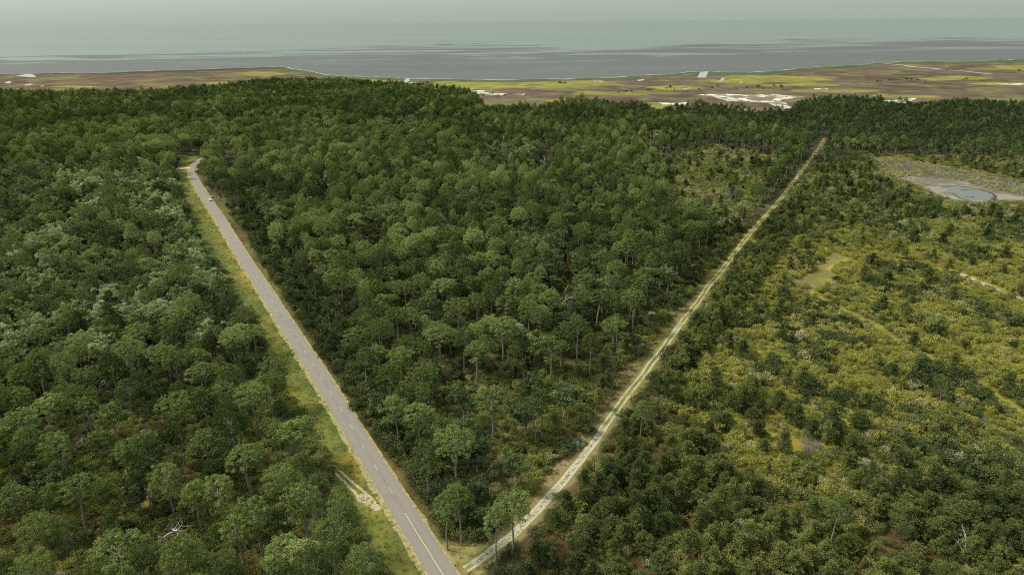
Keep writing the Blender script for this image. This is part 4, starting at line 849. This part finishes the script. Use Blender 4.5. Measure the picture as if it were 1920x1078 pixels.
scatter('verge_grass', 'grass', dict(P=Vg[m], idx=np.zeros(ng_, int), s=np.stack([gs, gs, gs * .8], 1), rot=rng.uniform(0, 6.28, ng_), tint=np.clip(.5 + (fbm(Vg[m][:, 0], Vg[m][:, 1], 11, 7) - .5) * 1.6, 0, 1)), 'yellow and green grass on the verges of road and track', 'grass')

# ---------------------------------------------------------------- dead trees, grey brush, palmettos, marsh bushes
def put(name, me, xy, s, rot, label, cat, group, tint_=.3, tilt=(0, 0)):
    p = G([xy])[0]; o = bpy.data.objects.new(name, me); COL.objects.link(o); o.location = (p[0], p[1], 0); o.scale = s if hasattr(s, '__len__') else (s, s, s)
    o.rotation_euler = (tilt[0], tilt[1], rot); o['tint'] = float(tint_); return tag(o, label, cat, group)
DEAD = [((692, 462), 1.05, 'white dead tree standing among dark pines above the wedge centre', 0), ((1022, 318), 1.1, 'bleached dead tree in the upper wedge, beside pale leafy trees', 1), ((432, 325), 1.15, 'grey dead tree behind the bend of the paved road', 2),
        ((330, 1010), 1.5, 'large twisted white dead tree over a dark gap near the bottom edge', 4), ((356, 968), .7, 'short bleached snag above the large twisted dead tree', 2), ((186, 735), 1.0, 'pale dead tree with spreading limbs among pines outside the road', 2), ((146, 850), .7, 'small grey dead tree between two pines, well outside the road', 0),
        ((1366, 575), .8, 'small white dead tree beside the sand track, on its scrub side', 4), ((1392, 545), .8, 'forked white dead tree amid dark bushes beyond the sand track', 0), ((944, 285), 1.2, 'tall thin grey snag far back in the wedge wood', 3), ((1222, 282), 1.2, 'tall thin grey snag nearer the head of the sand track', 3),
        ((1062, 575), 1.1, 'white-limbed bare tree among pale leafy trees mid wedge', 1), ((1668, 445), .9, 'spreading grey bare tree in the scrub below the mud flat', 2), ((1650, 915), 1.0, 'leaning pale bare tree beside yellow bushes in the scrub', 0), ((1805, 1050), .9, 'thin bare tree among dark young pines at the lower corner', 1),
        ((1355, 1010), .8, 'yellowish bare sapling standing over young pines', 3), ((903, 1033), .42, 'thin leaning dead stem at the mouth of the sand track', 3), ((190, 890), .55, 'low grey tangle of dead limbs outside the road', 2), ((180, 920), .5, 'second low grey tangle, just below the first', 4), ((548, 880), .9, 'grey dead limbs beside the tall roadside pine trunk', 2),
        ((915, 885), .6, 'white dead branches beside the big wedge pine', 4), ((1450, 530), .7, 'small bare tree beside the tan clearing', 0), ((1410, 800), .6, 'grey bare bush-sized tree in the near scrub', 2), ((470, 590), 1.0, 'dark-limbed dead tree leaning at the road verge', 1), ((610, 372), .9, 'pale bare tree in the wedge above the road', 0),
        ((700, 240), 1.2, 'first pale dead tree of the row along the far gap', 1), ((716, 240), 1.3, 'second pale dead tree of the row along the far gap', 0), ((736, 241), 1.2, 'third pale dead tree of the row along the far gap', 2), ((752, 240), 1.4, 'fourth pale dead tree of the row along the far gap', 3), ((792, 232), 1.3, 'grey dead tree by the dark notch of the far stand', 1), ((806, 230), 1.4, 'whitish dead tree next to the notch of the far stand', 0), ((850, 222), 1.2, 'last grey dead tree at the tip of the far stand', 2)]
rd = np.random.default_rng(44)
for i, (xy, s, lb, v) in enumerate(DEAD):
    put('dead_tree', DEADS[v], xy, s * (1.25 if i < 13 else 1), rd.uniform(0, 6.28), lb, 'dead tree', 'bare dead trees', tilt=((R_(9), R_(14)) if 'leaning' in lb else (rd.normal(0, .06), rd.normal(0, .06))))
# bare grey trees in the seaward wood and round the pond: a scatter of snags told apart by their turn in the row
def strip_of(name, meshes, pts, smin, smax, fmt, cat, group, seed, tint_=.3):
    r = np.random.default_rng(seed); pts = sorted(pts)
    for i, xy in enumerate(pts): put(name, meshes[int(r.integers(0, len(meshes)))], xy, r.uniform(smin, smax), r.uniform(0, 6.28), fmt % ordw(i), cat, group, tint_)
r = np.random.default_rng(77)
strip_of('dead_tree', DEADS, [(1500 + 165 * r.random(), 210 + 9 * r.random()) for _ in range(34)], .8, 1.15, 'grey snag behind the salt pan, %s along the seaward edge from the track side', 'dead tree', 'bare dead trees', 1)
strip_of('dead_tree', DEADS, [(1760 + 160 * r.random(), 346 + 14 * r.random() + 8) for _ in range(0)] + [(1790 + 130 * q_, 329 + 27 * q_ + 4 * r.random()) for q_ in r.random(30)], .45, .75, 'pale snag on the seaward rim of the pond, %s counted from the track side', 'dead tree', 'bare dead trees', 2)
strip_of('dead_tree', DEADS, [(900 + 560 * r.random(), 232 + 40 * r.random()) for _ in range(24)], .8, 1.2, 'grey bare tree in the dark wood before the salt pan, %s from the wedge side', 'dead tree', 'bare dead trees', 3)
strip_of('dead_tree', DEADS, [(20 + 300 * r.random(), 380 + 330 * r.random()) for _ in range(26)], .75, 1.1, 'pale bare limbs among leafy trees outside the road, %s from the photo edge', 'dead tree', 'bare dead trees', 4)
strip_of('grey_brush', BRUSHES, [(1640 + 70 * r.random(), 302 + 42 * r.random()) for _ in range(50)] , .9, 1.5, 'grey leafless brush at the track end of the mud flat, %s from the track', 'brush', 'grey brush round the mud flat', 5)
strip_of('grey_brush', BRUSHES, [(1730 + 190 * q_, 380 + 12 * r.random()) for q_ in r.random(40)], .7, 1.3, 'grey leafless brush on the near side of the pond, %s from the track', 'brush', 'grey brush round the mud flat', 6)
strip_of('grey_brush', BRUSHES, [(1690 + 230 * q_, 306 + 36 * q_ + 16 * r.random()) for q_ in r.random(99)], .9, 1.6, 'grey leafless brush behind the pond, %s from the track', 'brush', 'grey brush round the mud flat', 7)
strip_of('grey_brush', BRUSHES, [(1310 + 80 * r.random(), 355 + 45 * r.random()) for _ in range(80)], .9, 1.8, 'grey brush in the thin patch beside the track, %s from the wedge wood', 'brush', 'grey brush of the thin patch', 8)
strip_of('dead_tree', DEADS, [(1470 + 180 * r.random(), 300 + 100 * r.random()) for _ in range(16)] + [(1600 + 320 * r.random(), 395 + 60 * r.random()) for _ in range(20)], .45, .8, 'grey bare small tree in the mixed scrub below the mud flat, %s from the track', 'dead tree', 'bare dead trees', 14)
strip_of('grey_brush', BRUSHES, [(1505 + 45 * r.random(), 800 + 58 * r.random()) for _ in range(16)], .8, 1.3, 'grey brush beside the yellow ground patch, %s from the track', 'brush', 'grey brush by the yellow patch', 9)
strip_of('grey_brush', BRUSHES, [(60 + 520 * r.random(), 800 + 240 * r.random()) for _ in range(46)] + [(570 + 100 * r.random(), 960 + 110 * r.random()) for _ in range(20)], .7, 1.4, 'dry brown brush under open pines outside the road, %s from the photo edge', 'brush', 'dry brush under the open pines', 10)
strip_of('grey_brush', BRUSHES, [(1200 + 700 * r.random(), 640 + 300 * r.random()) for _ in range(40)], .6, 1.3, 'dry grey brush scattered in the open scrub, %s from the track', 'brush', 'dry brush in the open scrub', 11)
strip_of('palmetto', PALMS, [(1040, 862), (1052, 850), (1064, 846), (1078, 840), (1088, 832), (1110, 808), (1024, 884), (1180, 660), (1168, 672)] + [(860 + 200 * r.random(), 760 + 120 * r.random()) for _ in range(14)], .9, 1.4, 'spiky green palmetto in the wedge near the track, %s from the road', 'palmetto', 'palmettos by the track', 12, .4)
MB_ = [(1050, 157, 9), (1174, 173, 4), (1184, 173, 5), (1215, 170, 5), (1221, 170, 4), (1250, 167, 4), (1257, 166, 6), (1264, 169, 3), (1335, 166, 5), (1346, 163, 6), (1311, 168, 4), (1400, 166, 4), (1422, 165, 6), (1430, 167, 4), (1452, 163, 4), (1465, 165, 7), (1450, 161, 4), (1645, 155, 5), (1650, 153, 3), (1668, 152, 5), (1675, 153, 6), (1684, 152, 4), (1700, 150, 6), (1708, 151, 5), (1721, 151, 6), (1735, 154, 3), (1806, 151, 4), (1811, 150, 5), (1910, 134, 5), (264, 165, 4), (268, 170, 3), (907, 180, 5), (902, 178, 3), (923, 176, 4), (934, 181, 5), (946, 180, 4), (1060, 158, 5), (1160, 174, 3), (1290, 171, 3), (1380, 168, 3), (1625, 156, 3), (1100, 182, 3), (1010, 178, 3), (985, 190, 3)]
MB_.sort()
for i, (bx, by, bw) in enumerate(MB_):
    zc_ = float(proj(G([(bx, by)]))[2][0]); s = bw * zc_ / F_PX / 3.6
    put('marsh_bush', SHRUBS[i % 6], (bx, by), (s, s, s * rd.uniform(.8, 1.3)), rd.uniform(0, 6), 'dark bush on the open marsh, %s from the western photo edge' % ordw(i), 'bush', 'dark bushes on the salt marsh', .02)
# two trees turned rust red
rust = leaf_mat('rust_leaves', [(0, (.22, .10, .04)), (1, (.42, .19, .08))], .2)
for xy, lb in (((160, 585), 'rust red leafed small tree among pale leafy trees outside the road'), ((1066, 512), 'orange red crown tip among pale leafy trees mid wedge')):
    me = BROADS[1][0].copy(); me.materials[0] = rust; p = G([xy])[0]
    stand_tree('red_leafed_tree', (('crown', me), ('trunk', BROADS[1][1])), p, 1.0, (.26, .26, .98), .5, lb, 'broadleaf tree', None)

# ---------------------------------------------------------------- cars at the far bend of the road
def make_car(name, xy, off, paint_c, label, group):
    p = G([xy])[0]; i = int(np.argmin(np.hypot(road_c[:, 0] - p[0], road_c[:, 1] - p[1]))); t = road_c[i + 1] - road_c[i]; ang = math.atan2(t[1], t[0])
    nrm = np.array([math.sin(ang), -math.cos(ang)]); q = road_c[i] + nrm * off
    root = bpy.data.objects.new(name, None); COL.objects.link(root); root.location = (q[0], q[1], .02); root.rotation_euler = (0, 0, ang); tag(root, label, 'car', group)
    g = NT(name + '_paint'); b = g.bsdf(paint_c, .35, spec=.5); b.inputs['Coat Weight'].default_value = .6
    gl = NT('car_glass'); gl.bsdf((.03, .035, .04), .08, spec=.7); rb = NT('tyre_rubber'); rb.bsdf((.02, .02, .02), .9); rm = NT('wheel_rim'); rm.bsdf((.5, .5, .5), .3)
    prof = [(-2.25, .35), (-2.3, .75), (-2.15, 1.02), (-1.75, 1.08), (-1.15, 1.5), (.25, 1.52), (.95, 1.08), (2.0, .92), (2.28, .70), (2.25, .35)]
    def side(x): return .90 if True else 0
    V = []; 
    for sgn in (-1, 1):
        for (a, h) in prof: V.append((a, sgn * (.90 if h < 1.2 else .70), h))
    n = len(prof); F = [tuple(range(n - 1, -1, -1)), tuple(range(n, 2 * n))] + [(k, (k + 1) % n, n + (k + 1) % n, n + k) for k in range(n)]
    me = bpy.data.meshes.new('body'); me.from_pydata(V, [], F); me.update(); ob = link('body', me, g.m, root); bv_ = ob.modifiers.new('b', 'BEVEL'); bv_.width = .07; bv_.segments = 2
    for nm, pts in (('windscreen', [(.33, 1.49), (.88, 1.12)]), ('rear_window', [(-1.22, 1.47), (-1.66, 1.12)])):
        (a, h), (a2, h2) = pts; me = bpy.data.meshes.new(nm); e_ = .025 if a > 0 else -.025
        me.from_pydata([(a + e_, -.62, h + .02), (a + e_, .62, h + .02), (a2 + e_, .76, h2 + .02), (a2 + e_, -.76, h2 + .02)], [], [(0, 1, 2, 3) if a < 0 else (3, 2, 1, 0)]); me.update(); link(nm, me, gl.m, root)
    for sgn in (-1, 1):
        me = bpy.data.meshes.new('side_window'); me.from_pydata([(-1.1, sgn * .735, 1.44), (.22, sgn * .735, 1.44), (.72, sgn * .90, 1.13), (-1.5, sgn * .90, 1.13)], [], [(0, 1, 2, 3)]); me.update(); link('side_window', me, gl.m, root)
        for wx in (-1.4, 1.4):
            V, Q = tube(np.array([[wx, sgn * .72, .33], [wx, sgn * .93, .33]]), [.33, .33], 16); V2, Q2 = tube(np.array([[wx, sgn * .925, .33], [wx, sgn * .94, .33]]), [.2, .001], 12)
            V3, Q3 = tube(np.array([[wx, sgn * .93, .33], [wx, sgn * .931, .33]]), [.33, .2], 16)
            wheel = MB().add(V, Q).add(V3, Q3).mesh('tyre', rb.m); wo_ = link('wheel', wheel, None, root); rim = MB().add(V2, Q2).mesh('rim', rm.m); link('rim', rim, None, wo_)
    hl = NT('lamp_lens'); hl.bsdf((.8, .8, .78), .2)
    for sgn in (-1, 1):
        me = bpy.data.meshes.new('headlight'); me.from_pydata([(2.18, sgn * .62 - .17, .86), (2.18, sgn * .62 + .17, .86), (2.31, sgn * .62 + .17, .72), (2.31, sgn * .62 - .17, .72)], [], [(3, 2, 1, 0)]); me.update(); link('headlight', me, hl.m, root)
make_car('white_car', (394, 376), 1.5, (.75, .74, .70), 'small white car driving near the bend of the paved road', None)
make_car('beige_car', (394, 370), 4.1, (.42, .38, .30), 'beige car pulled over on the grass edge behind the white one', None)
print('COUNTS pines', len(pines['P']), 'broads', len(broads['P']), 'young', len(youngs['P']), 'shrubs', len(shrubs['P']), 'under', len(under['P']), 'grass', ng_)
